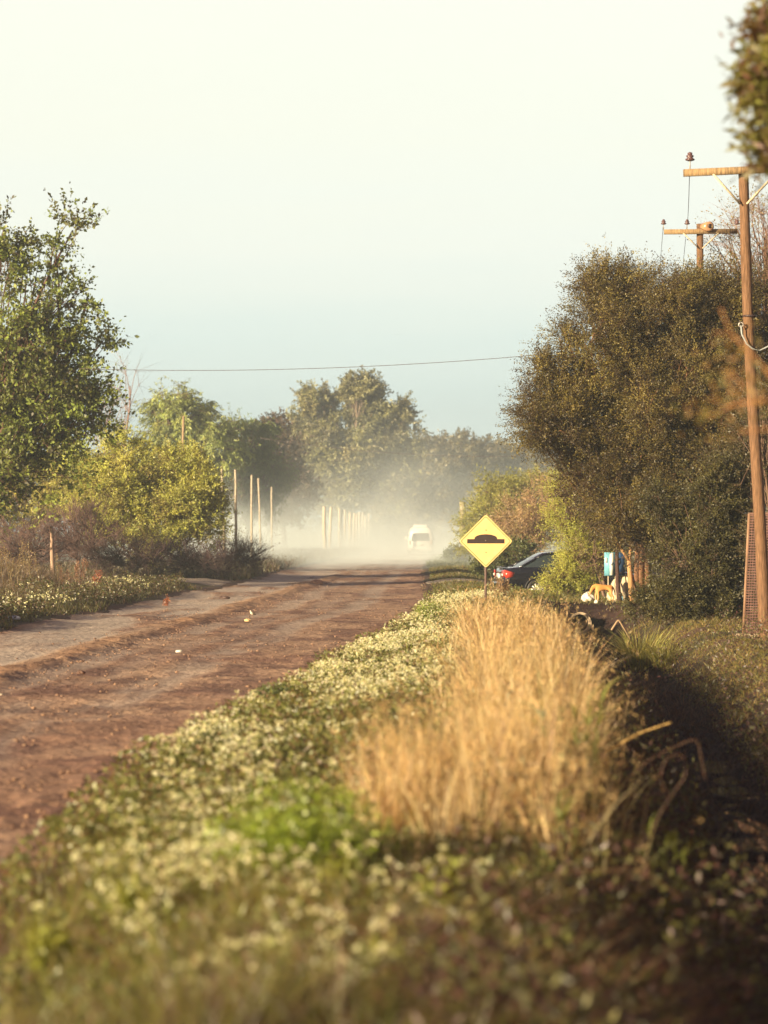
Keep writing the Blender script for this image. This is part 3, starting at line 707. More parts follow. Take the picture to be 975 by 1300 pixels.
for (cx, cy, h) in cl:
    few = h < 0; h = abs(h)
    n = 9 if few else int(44 * (1 if cy < 20 else 1.1)); a = rng.random(n) * 6.28; q = .07 * np.sqrt(rng.random(n))
    pos = np.stack([cx + q * np.cos(a), cy + q * np.sin(a), 0 * a], 1); pos[:, 2] = zt(pos[:, 0], pos[:, 1]) - .02
    hh = h * (.35 + .7 * rng.random(n) ** .7); tone = .5 + .65 * rng.random()
    lean = a + rng.normal(size=n) * .6; bend = .10 + (.75 if cy > 16 else .48) * rng.random(n) ** 1.5
    add_blades(dry, pos, hh, (.004 + .005 * rng.random(n)) + .00014 * cy, lean, bend, np.clip(pick(DC, n) * tone, 0, 1), segs=4)
    m = n // 2; idx = rng.integers(0, n, m); t = .6 + .45 * rng.random(m)      # seed heads and side wisps
    b = bend[idx]; H = hh[idx]; ld = np.stack([np.cos(lean[idx]), np.sin(lean[idx])], 1)
    pp = pos[idx] + np.concatenate([ld * (H * b * t ** 1.8)[:, None], (H * (t - .35 * b * t * t))[:, None]], 1)
    for _ in range(3):
        add_leaves(dry, pp + rng.normal(size=(m, 3)) * .018, rng.normal(size=(m, 3)) * .6 + (0, 0, .8), .05, .0045 + .0001 * cy, pick([(.68, .48, .22), (.58, .38, .18)], m))
tag(dry.build('dry_grass', M['straw']), 'tall golden dry grass standing along the edge of the ditch', 'dry grass', kind='stuff')

# dead brown stalks, litter and creepers on the shaded slope and in the near foreground
dead = MB()
x, y = sample(30000, 7, 40, lambda y: (ditchx(y) - 1.9, ditchx(y) + 1.0), 1.5); kd = x < ditchx(y) - .55 + .9 * (y > 27); x, y = x[kd], y[kd]; n = len(x)
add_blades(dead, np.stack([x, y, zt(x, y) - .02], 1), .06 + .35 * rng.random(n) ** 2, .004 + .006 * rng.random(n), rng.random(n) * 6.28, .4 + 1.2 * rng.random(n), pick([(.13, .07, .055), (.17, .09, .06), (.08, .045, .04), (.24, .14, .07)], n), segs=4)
x, y = sample(9000, 6.6, 9.3, lambda y: (-.2 + 0 * y, 1.5 + 0 * y), 1.2); n = len(x)
add_blades(dead, np.stack([x, y, zt(x, y) - .02], 1), .12 + .34 * rng.random(n) ** 2, .005 + .010 * rng.random(n), rng.random(n) * 6.28, .5 + 1.2 * rng.random(n), pick([(.42, .24, .13), (.28, .13, .08), (.52, .33, .17), (.14, .07, .05)], n), segs=4)
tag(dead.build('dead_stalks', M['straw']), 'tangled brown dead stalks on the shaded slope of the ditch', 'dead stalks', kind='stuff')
dw = MB(); x, y = sample(80000, 6.5, 40, lambda y: (ditchx(y) - 1.7, ditchx(y) + 2.0), 1.4); kd = (np.abs(x - ditchx(y)) > .3) & ((fbm(x, y, 1.6, 3, 83) > .40) | ((y < 32) & (x > ditchx(y)))); x, y = x[kd], y[kd]; n = len(x)  # far bank covered densely with dark leaves in place of its shade
xq, yq = sample(5000, 10, 36, lambda y: (ditchx(y) - .5, ditchx(y) + .5), 1.2); nq = len(xq); hq = .10 + .30 * rng.random(nq) ** 1.5
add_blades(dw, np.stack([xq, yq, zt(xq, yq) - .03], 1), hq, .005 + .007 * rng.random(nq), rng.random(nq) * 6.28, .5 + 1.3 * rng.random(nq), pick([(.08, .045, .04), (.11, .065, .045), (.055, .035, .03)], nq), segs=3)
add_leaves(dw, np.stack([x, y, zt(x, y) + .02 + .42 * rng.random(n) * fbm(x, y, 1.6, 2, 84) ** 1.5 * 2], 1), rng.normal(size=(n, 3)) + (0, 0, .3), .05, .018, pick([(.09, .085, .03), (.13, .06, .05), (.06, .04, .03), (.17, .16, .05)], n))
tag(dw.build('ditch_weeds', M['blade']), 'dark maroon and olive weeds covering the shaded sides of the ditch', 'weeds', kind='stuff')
# sparse turf on the right bank
bank = MB(); x, y = sample(150000, 14, 52, lambda y: (ditchx(y) + .5, ditchx(y) + 5.5), 1.2); keep = fbm(x, y, 1.5, 3, 81) > .45; x, y = x[keep], y[keep]; n = len(x)
add_blades(bank, np.stack([x, y, zt(x, y) - .01], 1), .04 + .16 * rng.random(n) ** 2, .007 + .006 * rng.random(n), rng.random(n) * 6.28, .6 + .8 * rng.random(n), pick([(.30, .25, .07), (.40, .28, .12), (.2, .19, .05)], n), segs=2)
x, y = sample(50000, 57, 112, lambda y: (redge(y) + .2, redge(y) + 9), 1); n = len(x)
k = crosspath(x, y) < .3; x, y = x[k], y[k]; n = len(x)
add_blades(bank, np.stack([x, y, zt(x, y) - .01], 1), .05 + .12 * rng.random(n), .016 + .012 * rng.random(n), rng.random(n) * 6.28, .5 + .8 * rng.random(n), pick([(.17, .18, .045), (.22, .20, .06), (.12, .13, .04), (.28, .2, .09)], n), segs=2)
x, y = sample(30000, 112, 190, lambda y: (redge(y) + .1, redge(y) + 14), 1); n = len(x)
add_blades(bank, np.stack([x, y, zt(x, y) - .01], 1), .10 + .2 * rng.random(n), .04 + .02 * rng.random(n), rng.random(n) * 6.28, .5 + .8 * rng.random(n), pick([(.14, .16, .045), (.17, .17, .05)], n), segs=2)
tag(bank.build('turf', M['blade']), 'short patchy turf on the right bank and beyond the ditch crossing', 'turf', kind='stuff')

# left verge: weeds
lw = MB()
def leftx(y): return (ledge(y) - 7.0 * np.clip((y - 30) / 20, .35, 1.2), ledge(y) + .1)
x, y = sample(90000, 33, 72, leftx, .5); n = len(x)
dd = ledge(y) - x; e = ss(0, .9, dd + (fbm(x, y, .8, 3, 90) - .5)) ; k = (e > .25 * rng.random(n)) & (crosspath(x, y) < .2); x, y, dd = x[k], y[k], dd[k]; n = len(x)
h = (.18 + .62 * fbm(x, y, .5, 3, 91)) * (.4 + 1.0 * rng.random(n)) * (.4 + .6 * ss(.2, 1.6, dd)) * (.7 + .9 * ss(2.5, 6, dd))
c = pick([(.12, .12, .035), (.15, .14, .045), (.08, .065, .035)], n); br = rng.random(n) < .25 + ss(.8, 3, dd) * .6; c[br] = pick([(.20, .13, .09), (.26, .18, .10), (.15, .10, .075)], br.sum())
add_blades(lw, np.stack([x, y, zt(x, y) - .02], 1), h, .016 + .012 * rng.random(n), rng.random(n) * 6.28, .2 + .7 * rng.random(n), c)
x, y = sample(50000, 40, 70, lambda y: (ledge(y) - 3.2, ledge(y) - .2), .6); k = fbm(x, y, .7, 3, 92) > .5; x, y = x[k], y[k]; n = len(x)
add_leaves(lw, np.stack([x, y, zt(x, y) + .08 + .34 * rng.random(n) * fbm(x, y, .9, 2, 93) * 1.6], 1), rng.normal(size=(n, 3)), .06, .035, pick([(.10, .105, .032), (.14, .13, .04), (.08, .065, .03), (.16, .10, .06)], n))
x, y = sample(40000, 82, 190, lambda y: (ledge(y) - 9, ledge(y) - .1), .6); n = len(x)
add_blades(lw, np.stack([x, y, zt(x, y) - .02], 1), .15 + .5 * rng.random(n) ** 2, .04 + .03 * rng.random(n), rng.random(n) * 6.28, .2 + .7 * rng.random(n), pick([(.15, .11, .08), (.12, .12, .05), (.18, .14, .09)], n), segs=2)
tag(lw.build('weeds', M['blade']), 'low green and brown weeds on the left verge', 'weeds', kind='stuff')
flowers(3600, 44, 66, lambda y: (ledge(y) - 2.6, ledge(y) - .3), lambda x, y: .25 * ss(.56, .74, fbm(x, y, .6, 3, 94)), 'verge_flowers', 'pale flowers dotting the weeds on the left verge', .2, .42, 1.0, (.018, .03), 7)
# dry dock like stalks standing in the left weeds
def stalks(label, px, Y, n, h, col, spread=.4, name='weed_stalks'):
    x0, _, z0 = gp(px, Y); mb = MB()
    for i in range(n):
        a = rng.random() * 6.28; b = np.array([rng.normal() * spread, rng.normal() * spread, -.05]); H = h * (.55 + .5 * rng.random())
        t = b + np.array([math.cos(a) * H * .18, math.sin(a) * H * .18, H]); mb.tube(curve(b, t, 6, jit=.03), np.linspace(.010, .004, 6), 4, col, cap=False)
        m = 60; k = rng.random(m) ** .6; pos = b + (t - b) * (.4 + .6 * k)[:, None] + rng.normal(size=(m, 3)) * .035
        add_leaves(mb, pos, rng.normal(size=(m, 3)) + (0, 0, .5), .05, .022, pick([col, tuple(c * 1.3 for c in col), tuple(c * .7 for c in col)], m))
    o = mb.build(name, M['blade']); o.location = (x0, Y, z0); return tag(o, label, 'dry weed')
stalks('tall tan seed stalks at the far left of the weeds', 18, 62, 16, 1.35, (.30, .22, .10), .7)
stalks('reddish spread of dry stalks right of the wooden stake', 98, 64, 9, .95, (.32, .17, .10), .25)
stalks('small rusty red dock plant in the left weeds', 119, 62, 5, .7, (.34, .12, .06), .08)
stalks('rusty orange dead leaf spray at the tip of the left verge', 213, 57.5, 3, .28, (.36, .14, .07), .05)
stalks('pinkish dry stalks by the road right of the sign post', 632, 52, 12, .62, (.36, .24, .13), .16)

# broad leaved tall weeds in the blurred foreground
def tallweed(label, x, y, h, n, cols, lw_=.03, ll=.16, lean=(.1, 0), per=10, name='tall_weed'):
    z = G(x, y); mb = MB()
    for i in range(n):
        b = np.array([rng.normal() * .022, rng.normal() * .022, -.03]); H = h * (.6 + .45 * rng.random())
        t = b + np.array([lean[0] * H + rng.normal() * .12 * H, lean[1] * H, H]); cv = curve(b, t, 7, jit=.04)
        mb.tube(cv, np.linspace(.006, .0025, 7), 5, cols[0], cap=False)
        k = .1 + .9 * rng.random(per); pos = np.array([np.interp(k, np.linspace(0, 1, 7), cv[:, j]) for j in range(3)]).T
        a = rng.random(per) * 6.28
        add_blades(mb, pos, ll * (.5 + .7 * rng.random(per)) * .7, lw_ * (.6 + .7 * rng.random(per)), a, .9 + .8 * rng.random(per), pick(cols, per), segs=4)
    o = mb.build(name, M['blade']); o.location = (x, y, z); return tag(o, label, 'weed')
WG = [(.22, .24, .05), (.28, .30, .07), (.16, .17, .04)]
X_ = lambda px, Y: (px - 487.5) * Y / F
tallweed('tall reedy green weed at the right flank of the dry grass', X_(735, 13.5), 13.5, .95, 7, WG, .022, .3, (.12, 0), 14)
tallweed('single upright green stem before the dry grass', X_(678, 9.6), 9.6, .36, 2, WG, .022, .16, (.0, 0), 7)
tallweed('green weed with curled blades hanging over the dark ditch', X_(835, 11.5), 11.5, .62, 5, WG, .02, .26, (.1, 0), 11)
tallweed('green weed low beside the curled brown stalk', X_(700, 11), 11, .5, 6, WG, .02, .2, (.1, 0), 11)
tallweed('yellow green leafy weed filling the lower right corner', X_(945, 8.3), 8.3, .34, 12, [(.38, .40, .07), (.28, .30, .05)], .035, .13, (0, 0), 16)
for k_, (px_, Y_, n_, lab_) in enumerate([(60, 8.6, 12, 'olive weed near the lower left corner'), (160, 9.4, 10, 'bright leafy weed amid blurred flowers at lower left'), (430, 9.6, 12, 'bright green weed below the bushy tuft'), (560, 9.2, 9, 'green weed in the dark gap below the dry grass')]):
    tallweed(lab_, X_(px_, Y_), Y_, .34, n_ + 6, [(.38, .40, .07), (.28, .30, .06)], .028, .12, (.05, 0), 14)
tallweed('yellow green leafy weed at the bottom of the frame, largest', X_(500, 7.9), 7.9, .30, 30, [(.36, .38, .09), (.44, .44, .14)], .032, .10, (0, 0), 14)
tallweed('pale leafy weed at the bottom edge under the white flower heads', X_(360, 8.0), 8.0, .28, 26, [(.34, .36, .12), (.42, .44, .18)], .03, .10, (0, 0), 14)
tallweed('olive leafy weed left of the bottom weeds', X_(250, 8.6), 8.6, .22, 18, [(.15, .16, .05), (.19, .20, .06)], .026, .10, (0, 0), 12)
def stem(label, pts, r0, col, name='dead_stem'):
    p0 = np.array(pts[0]); mb = MB(); pts = np.array(pts) - p0; t = np.linspace(0, 1, len(pts)); tt = np.linspace(0, 1, 22)
    P3 = np.array([np.interp(tt, t, pts[:, j]) for j in range(3)]).T
    for _ in range(2): P3[1:-1] = (P3[:-2] + 2 * P3[1:-1] + P3[2:]) / 4
    mb.tube(P3, np.linspace(r0, r0 * .6, 22), 6, col); o = mb.build(name, M['straw']); o.location = p0; return tag(o, label, 'stem')
def px3(lst, Y): return [W(a, b, Y) for a, b in lst]
stem('straight pale broken reed lying across the dark ditch edge', px3([(750, 965), (812, 930), (852, 917)], 15.5), .010, (.72, .52, .20))
stem('curled brown stalk looping over the ditch', px3([(800, 1100), (850, 1010), (872, 985), (868, 955), (845, 960), (835, 990), (850, 1010)], 11.8), .003, (.16, .08, .055))
stem('bent brown reed folded above the ditch water', px3([(770, 1010), (830, 960), (885, 935), (895, 990)], 13), .0035, (.20, .11, .07))
stem('long fallen tan stem under the dry grass', px3([(690, 1112), (745, 1103), (815, 1105), (870, 1140)], 10), .0024, (.24, .14, .08))
stem('folded dead leaf blade standing at the bottom centre', px3([(575, 1260), (590, 1190), (640, 1245)], 8.3), .010, (.42, .24, .12))
0 and stem('arching dead stalk', px3([(720, 1290), (800, 1235), (850, 1290)], 8.2), .006, (.36, .20, .10))
stem('dry bent stalk beside the mouth of the pipe', px3([(776, 800), (785, 786), (800, 812)], 44), .02, (.5, .36, .22))

# ------------------------------------------------------------------ road sign
Y = 48
sx, _, sz = W(616.6, 687, Y); root = thing('road_sign', 'yellow diamond warning sign with a black speed bump symbol', 'road sign', (sx, Y, G(sx, Y)))
zc = sz - root.location.z
YEL = plain('sign_yellow', (.95, .58, .22), .5, noise=.10, scale=9); BLK = plain('sign_black', (.035, .02, .018), .5); STEEL = plain('sign_steel', (.30, .24, .2), .6, .4); POST = plain('sign_post', (.12, .07, .06), .7)


def rounded(half, r, n=6):
    """rounded square turned into a diamond, in the x z plane"""
    pts = []
    for cx, cz, a0 in ((1, 1, 0), (-1, 1, 90), (-1, -1, 180), (1, -1, 270)):
        for k in range(n + 1):
            a = math.radians(a0 + 90 * k / n); pts.append((cx * (half - r) + r * math.cos(a), cz * (half - r) + r * math.sin(a)))
    s = math.sqrt(.5); return [((x - z) * s, (x + z) * s) for x, z in pts]


def slab(name, pts, y, th, z0, mat, parent, x0=0):
    bm = bmesh.new(); a = [bm.verts.new((x0 + x, y, z0 + z)) for x, z in pts]; b = [bm.verts.new((x0 + x, y + th, z0 + z)) for x, z in pts]
    bm.faces.new(a); bm.faces.new(list(reversed(b))); n = len(pts)
    for i in range(n): bm.faces.new((a[(i + 1) % n], a[i], b[i], b[(i + 1) % n]))
    bmesh.ops.recalc_face_normals(bm, faces=bm.faces); return bm_obj(name, bm, mat, parent)


def ring(name, outer, inner, y, th, z0, mat, parent):
    bm = bmesh.new(); n = len(outer); mk = lambda P_, yy: [bm.verts.new((x, yy, z0 + z)) for x, z in P_]
    a, b, c_, d = mk(outer, y), mk(inner, y), mk(outer, y + th), mk(inner, y + th)
    for i in range(n):
        j = (i + 1) % n
        for f in ((a[i], a[j], b[j], b[i]), (c_[j], c_[i], d[i], d[j]), (a[j], a[i], c_[i], c_[j]), (b[i], b[j], d[j], d[i])): bm.faces.new(f)
    bmesh.ops.recalc_face_normals(bm, faces=bm.faces); return bm_obj(name, bm, mat, parent)


slab('plate', rounded(.375, .04), -.035, .004, zc, YEL, root)
slab('plate_back', rounded(.372, .04), -.0305, .003, zc, STEEL, root)
ring('border_line', rounded(.352, .03), rounded(.343, .024), -.0385, .003, zc, BLK, root)
th = np.linspace(math.pi, 0, 18); bump = [(-.37, -.045), (.37, -.045), (.37, .042), (.225, .042)]
bump += [(.225 * math.cos(t), .042 + .095 * math.sin(t) ** .8) for t in th[::-1][1:-1]] + [(-.225, .042), (-.37, .042)]
slab('bump_symbol', bump, -.040, .0045, zc, BLK, root)
mb = MB(); mb.box(0, 0, (zc + .3) / 2 - .2, .05, .05, zc + .7, (.1, .07, .06)); mb.build('post', POST, root)
for dz in (-.22, 0.01, .22):
    mb = MB(); mb.tube([(0, -.047, zc + dz), (0, -.034, zc + dz)], .011, 8, (.5, .45, .4)); mb.build('bolt', STEEL, root)

# ------------------------------------------------------------------ utility poles
WOOD = (.19, .105, .058); ARMC = (.30, .20, .105)
def insulator(parent, x, y, z, s=1.0):
    mb = MB(); mb.tube([(x, y, z), (x, y, z + .16 * s)], .010 * s, 6, (.4, .35, .3))
    zz = np.array([0, .012, .03, .045, .05, .07, .085, .09, .115, .13, .14]) * s; rr = np.array([.03, .07, .075, .05, .04, .058, .06, .035, .04, .034, .01]) * s
    mb.tube([(x, y, z + .13 * s + q) for q in zz], rr, 12, (.12, .06, .06)); return mb.build('insulator', M['ceramic'], parent, smooth=True)


Y = 37.5
bx, _, _ = W(972, 825, Y); tx, _, tz = W(943, 214, Y); z0 = G(bx, Y)
p1 = thing('utility_pole', 'nearer wooden utility pole rising beside the mesh fence', 'utility pole', (bx, Y, z0))
mb = MB(); n = 22; t = np.linspace(0, 1, n); pts = np.stack([(tx - bx) * t + .02 * np.sin(t * 7), 0 * t, -.5 + (tz + .02 - z0 + .5) * t], 1)
mb.tube(pts, np.linspace(.098, .076, n) * (1 + .03 * np.sin(t * 40)), 14, WOOD); mb.build('pole', M['timber'], p1, smooth=True)
az = tz - z0 - .04; ax = tx - bx; tl = -.05
def armbox(parent, cx, cy, cz, half, h, w, tilt, col, left=None):
    c_, s_ = math.cos(tilt), math.sin(tilt); mb = MB(); mb.box(cx, cy, cz, half * 2, w, h, col, tilt=[[c_, 0, s_], [0, 1, 0], [-s_, 0, c_]]); return mb.build('crossarm', M['timber'], parent)
armbox(p1, ax + .02, -.13, az, .95, .105, .09, -.045, ARMC)
zL = lambda dx: az + .045 * (dx)
for sg in (-1, 1):
    mb = MB(); a = (ax + .02 + sg * .50, -.185, zL(sg * .5) - .045); b = (ax + sg * .05, -.11, az - .52); mb.tube([a, b], .018, 4, (.62, .52, .36)); mb.build('brace', M['timber'], p1)
I1 = (-.83 + ax, -.13, zL(-.83) + .05)
insulator(p1, *I1, 1.0); insulator(p1, ax + .75, -.13, zL(.75) + .05)
mb = MB(); zz = 1.7 + (674 - 400) * Y / F - z0; kx = bx + (tx - bx) * (zz / (tz - z0)) - bx
mb.tube([(kx, 0, zz - .03), (kx, 0, zz + .0)], .108, 14, (.05, .03, .03)); mb.build('band', M['paint'], p1)
lx = lambda px, py: (W(px, py, Y - .15)[0] - bx, -.15, W(px, py, Y - .15)[2] - z0)
mb = MB(); pl = np.array([lx(*q) for q in [(941, 413), (942, 424), (948, 436), (956, 443), (965, 445), (975, 440), (984, 430), (992, 415)]]); mb.tube(pl, .013, 7, (.36, .38, .38)); mb.build('cable_loop', M['cable'], p1, smooth=True)
mb = MB(); c0 = np.array(lx(941, 412)); a = np.linspace(0, 2 * np.pi, 14); mb.tube(np.stack([c0[0] + .035 * np.cos(a), 0 * a - .15, c0[2] + .035 * np.sin(a)], 1), .010, 6, (.6, .55, .5))
mb.tube([c0 + (.03, 0, 0), (kx - .08, -.05, c0[2] + .01)], .010, 6, (.4, .36, .33)); mb.build('ring_bracket', M['metal'], p1)

Y2 = 57.5
tx2, _, tz2 = W(889, 284, Y2); z2 = G(tx2, Y2)
p2_ = thing('utility_pole', 'farther wooden utility pole showing its head above the olive tree', 'utility pole', (tx2, Y2, z2))
mb = MB(); mb.tube([(0, 0, -.5), (0.01, 0, 3), (0, 0, 6), (0, 0, tz2 - z2)], [.12, .105, .09, .08], 14, WOOD); mb.build('pole', M['timber'], p2_, smooth=True)
az2 = W(0, 294.5, Y2)[2] - z2; armbox(p2_, 0, -.125, az2, .87, .11, .09, -.01, ARMC)
for sg in (-1, 1):
    mb = MB(); mb.tube([(sg * .42, -.18, az2 - .04), (sg * .04, -.11, az2 - .40)], .015, 4, (.62, .52, .36)); mb.build('brace', M['timber'], p2_)
for px in (842, 872, 935):
    insulator(p2_, (px - 889) * Y2 / F, -.125, az2 + .05, .9)
mb = MB(); c0 = (.16, -.22, az2 + .10)
mb.tube([(.20, -.30, c0[2] + .01), (.20, -.28, c0[2] + .01), (.08, -.05, c0[2]), (.06, -.03, c0[2])], [.07, .115, .115, .08], 16, (.42, .24, .13))
mb.build('wire_drum', M['ceramic'], p2_, smooth=True)
mb = MB(); mb.tube([(.205, -.312, c0[2] + .01), (.20, -.298, c0[2] + .01)], .055, 14, (.04, .02, .02)); mb.build('drum_core', M['paint'], p2_)

CAB = (.10, .075, .07)
def wire(label, a, b, sag, r=.008, n=24, col=CAB):
    a = np.array(a, float); b = np.array(b, float); t = np.linspace(0, 1, n)[:, None]
    mb = MB(); P3 = (b - a) * t; P3[:, 2] -= (sag * 4 * t * (1 - t))[:, 0]; mb.tube(P3, r, 5, col)
    o = mb.build('power_line', M['cable']); o.location = a; return tag(o, label, 'power line')
i1 = np.array((bx + I1[0], Y - .13, z0 + I1[2] + .2)); i2 = np.array(((872 - 889) * Y2 / F + tx2, Y2 - .125, z2 + az2 + .23))
wire('power line dropping from the nearer pole to the middle insulator of the farther pole', i1, i2, .25, .006)
far = lambda px, py, Y: np.array(W(px, py, Y))
a1 = np.array(((842 - 889) * Y2 / F + tx2, Y2 - .125, z2 + az2 + .23))
wire('power line leaving the left insulator of the farther pole', a1, far(822, 480, 100), .5, .006)
wire('power line leaving the middle insulator of the farther pole backwards', i2, far(848, 480, 100), .5, .006)
wire('upper power line crossing the sky from the leafy tree to the olive tree', far(100, 468, 62), far(760, 443, 60), .22, .007)
wire('lower power line crossing in front of the hazy distant trees', far(330, 556, 150), far(790, 572, 150), .7, .016)

# ------------------------------------------------------------------ mesh fence panel
Y = 38
fx, _, ft = W(951, 652, Y); fb = W(943, 815, Y); zf = G(fx, Y)
fr = thing('mesh_fence', 'brown woven mesh fence panel on a pale concrete footing', 'fence', (fb[0], Y, zf))
FR = (.16, .09, .07); Hf = ft - zf; ux, uy = .94, -.34; Lf = 2.4; lean = fx - fb[0]
Pf = lambda u, z: (ux * u + lean * z / Hf, uy * u, z)
mb = MB()
for u in (0, Lf): mb.tube([Pf(u, .02), Pf(u, Hf)], .022, 6, (.32, .19, .12))
mb.tube([Pf(0, Hf), Pf(Lf, Hf)], .018, 6, FR); mb.tube([Pf(0, .12), Pf(Lf, .12)], .018, 6, FR); mb.build('frame', M['bark'], fr)
mb = MB()
for k in range(44): zz = .14 + (Hf - .17) * k / 43; mb.tube([Pf(0.01, zz), Pf(Lf, zz)], .0105, 4, (.20, .11, .09), cap=False)
for k in range(60): u = Lf * (k + .5) / 60; mb.tube([Pf(u, .1), Pf(u, Hf)], .008, 4, (.15, .085, .075), cap=False)
mb.build('mesh', M['bark'], fr)
mb = MB(); mb.box(ux * 1.2 - .03, uy * 1.2, .03, 2.6, .14, .13, (.32, .24, .17), rot=math.atan2(uy, ux)); mb.build('footing', M['concrete'], fr)

# ------------------------------------------------------------------ culvert
cy0 = 56.75; cx0 = float(ditchx(cy0)); zc = -.47
cu = MB(); n = 24; a = np.linspace(0, 2 * np.pi, n, endpoint=False); ro, ri = .27, .215
V = np.concatenate([np.stack([r * np.cos(a), 0 * a + yy, r * np.sin(a)], 1) for r, yy in ((ro, 0), (ri, 0), (ri, 3.2), (ro, 3.2))]); q = []
for k in range(3):
    for j in range(n): q.append((k * n + j, k * n + (j + 1) % n, (k + 1) * n + (j + 1) % n, (k + 1) * n + j))
cu.add(V, q=q, c=(.50, .38, .26)); o = cu.build('culvert_pipe', M['concrete'], smooth=False); o.location = (cx0, cy0 - .12, zc); tag(o, 'round concrete drain pipe opening into the ditch', 'pipe')
mb = MB(); mb.tube([(0, 0, -.4), (.0, 0, .42)], .016, 6, (.55, .38, .2)); o = mb.build('stake', M['bark']); o.location = (cx0 - .34, cy0 - .6, zc); tag(o, 'thin upright stake at the left lip of the drain pipe', 'stake')

# ------------------------------------------------------------------ heap by the trunks: board, sacks
Y = 59.5
x0, _, zb = W(780, 716, Y); g0 = G(x0, Y)
bd = thing('notice_board', 'small blue painted board on two thin legs behind the trunks', 'board', (x0, Y, g0)); zz = zb - g0
BLU = plain('board_blue', (.07, .16, .36), .5, noise=.2, scale=7); CYA = plain('board_cyan', (.16, .42, .52), .5, noise=.15, scale=9); WHT = plain('board_white', (.72, .72, .66), .5)
DK = plain('board_dark', (.04, .05, .08), .6)
mb = MB(); mb.box(0, 0, zz, .50, .03, .57); mb.build('panel', BLU, bd)
mb = MB(); mb.box(-.115, -.018, zz, .27, .006, .57); mb.build('light_half', CYA, bd)
mb = MB(); mb.box(-.07, -.0245, zz, .09, .005, .55); mb.box(-.205, -.0245, zz + .09, .06, .005, .12); mb.build('white_patch', WHT, bd)
for pl in ([(-.08, -.03), (-.04, .03), (.0, .05), (.012, -.01)], [(.08, -.03), (.135, .03), (.13, .13), (.10, .15), (.09, .10)]):
    mb = MB(); mb.tube([(u, -.030, zz + v_) for u, v_ in pl], .014, 5, (.05, .05, .05)); mb.build('dark_mark', DK, bd)
for sx_ in (-.15, .03):
    mb = MB(); mb.box(sx_, .03, (zz - .1) / 2 - .1, .03, .03, zz + .15, (.5, .42, .3)); mb.build('leg', M['timber'], bd)


def sack(name, label, loc, r, col, cat, seed, rot=0.0, peak=.0, strap=None):
    bm = bmesh.new(); bmesh.ops.create_icosphere(bm, subdivisions=5, radius=1)
    for v in bm.verts:
        c_ = v.co.copy(); a = math.atan2(c_.y, c_.x)
        f = 1 + .10 * math.sin(a * 5 + seed + c_.z * 3) + .16 * (float(vnoise(c_.x * 2.2 + seed, c_.z * 2.2 + c_.y)) - .5) + .10 * (float(vnoise(c_.x * 7 + seed, c_.z * 6 + c_.y * 3)) - .5)
        z = c_.z * r[2] * f
        w = 1 - peak * max(0, c_.z) ** 1.3
        if z < -r[2] * .55: z = -r[2] * .55 + (z + r[2] * .55) * .15
        v.co = (c_.x * r[0] * f * w, c_.y * r[1] * f * w, z + r[2] * .55)
    o = bm_obj(name, bm, plain(name + '_cloth', col, .6, noise=.18, scale=6), None, True); o.location = loc; o.rotation_euler = (0, 0, rot); return tag(o, label, cat)


def at(px, Y, dz=0): x = (px - 487.5) * Y / F; return (x, Y, G(x, Y) + dz)
sack('rubbish_bag', 'white plastic rubbish bag at the nose of the dog', at(746, 58.9, -.02), (.17, .14, .16), (.74, .68, .60), 'bag', 2, peak=.55)
sack('cloth_sack', 'large pale tan sack standing behind the dog', at(783, 59.2, -.02), (.22, .18, .36), (.62, .50, .34), 'sack', 5, peak=.45)
sack('cloth_sack', 'tan sack leaning right of the dark slanting trunk', at(794, 59.6, -.02), (.15, .15, .38), (.55, .42, .27), 'sack', 9, peak=.3)
sack('rubbish_bag', 'small light blue plastic bag beside the slanting trunk', at(788.5, 58.6, -.02), (.06, .07, .16), (.25, .50, .66), 'bag', 4, peak=.3)
for k, (px, py, col, lab) in enumerate([(757, 767, (.75, .7, .6), 'crumpled white scrap on the bank under the dog'), (806, 769, (.6, .5, .4), 'pale scrap of rubbish at the foot of the orange trunk'), (799, 772, (.5, .25, .15), 'orange scrap of rubbish at the foot of the orange trunk')]):
    sack('litter', lab, at(px, 57.9 - .05 * k, 0), (.05, .04, .05), col, 'litter', k)
sack('litter', 'white scrap lying at the far left edge of the road', at(17, 44.5, .05), (.13, .08, .045), (.75, .78, .80), 'litter', 3, rot=.4)
def roadthing(px, py): y = CH * F / (py - HY) * 1.02; x = (px - 487.5) * y / F; return (x, y, float(groundz(np.array(x), np.array(y))) + .02)
sack('litter', 'small white scrap in the middle of the dirt road', roadthing(227, 829), (.045, .03, .022), (.75, .72, .62), 'litter', 7)
sack('stone', 'dark stone on the pale wheel track of the road', roadthing(285, 762.5), (.13, .09, .05), (.09, .05, .04), 'stone', 1)
sack('stone', 'pale yellow stone on the road beside the bird', roadthing(314, 791.5), (.06, .04, .035), (.62, .45, .22), 'stone', 8)
sack('stone', 'brown clod near the left edge of the near road', roadthing(103, 856), (.05, .04, .03), (.12, .06, .04), 'stone', 6)
sack('stone', 'pinkish clod where the far road turns dusty', roadthing(402, 742.5), (.20, .12, .09), (.45, .24, .16), 'stone', 11)

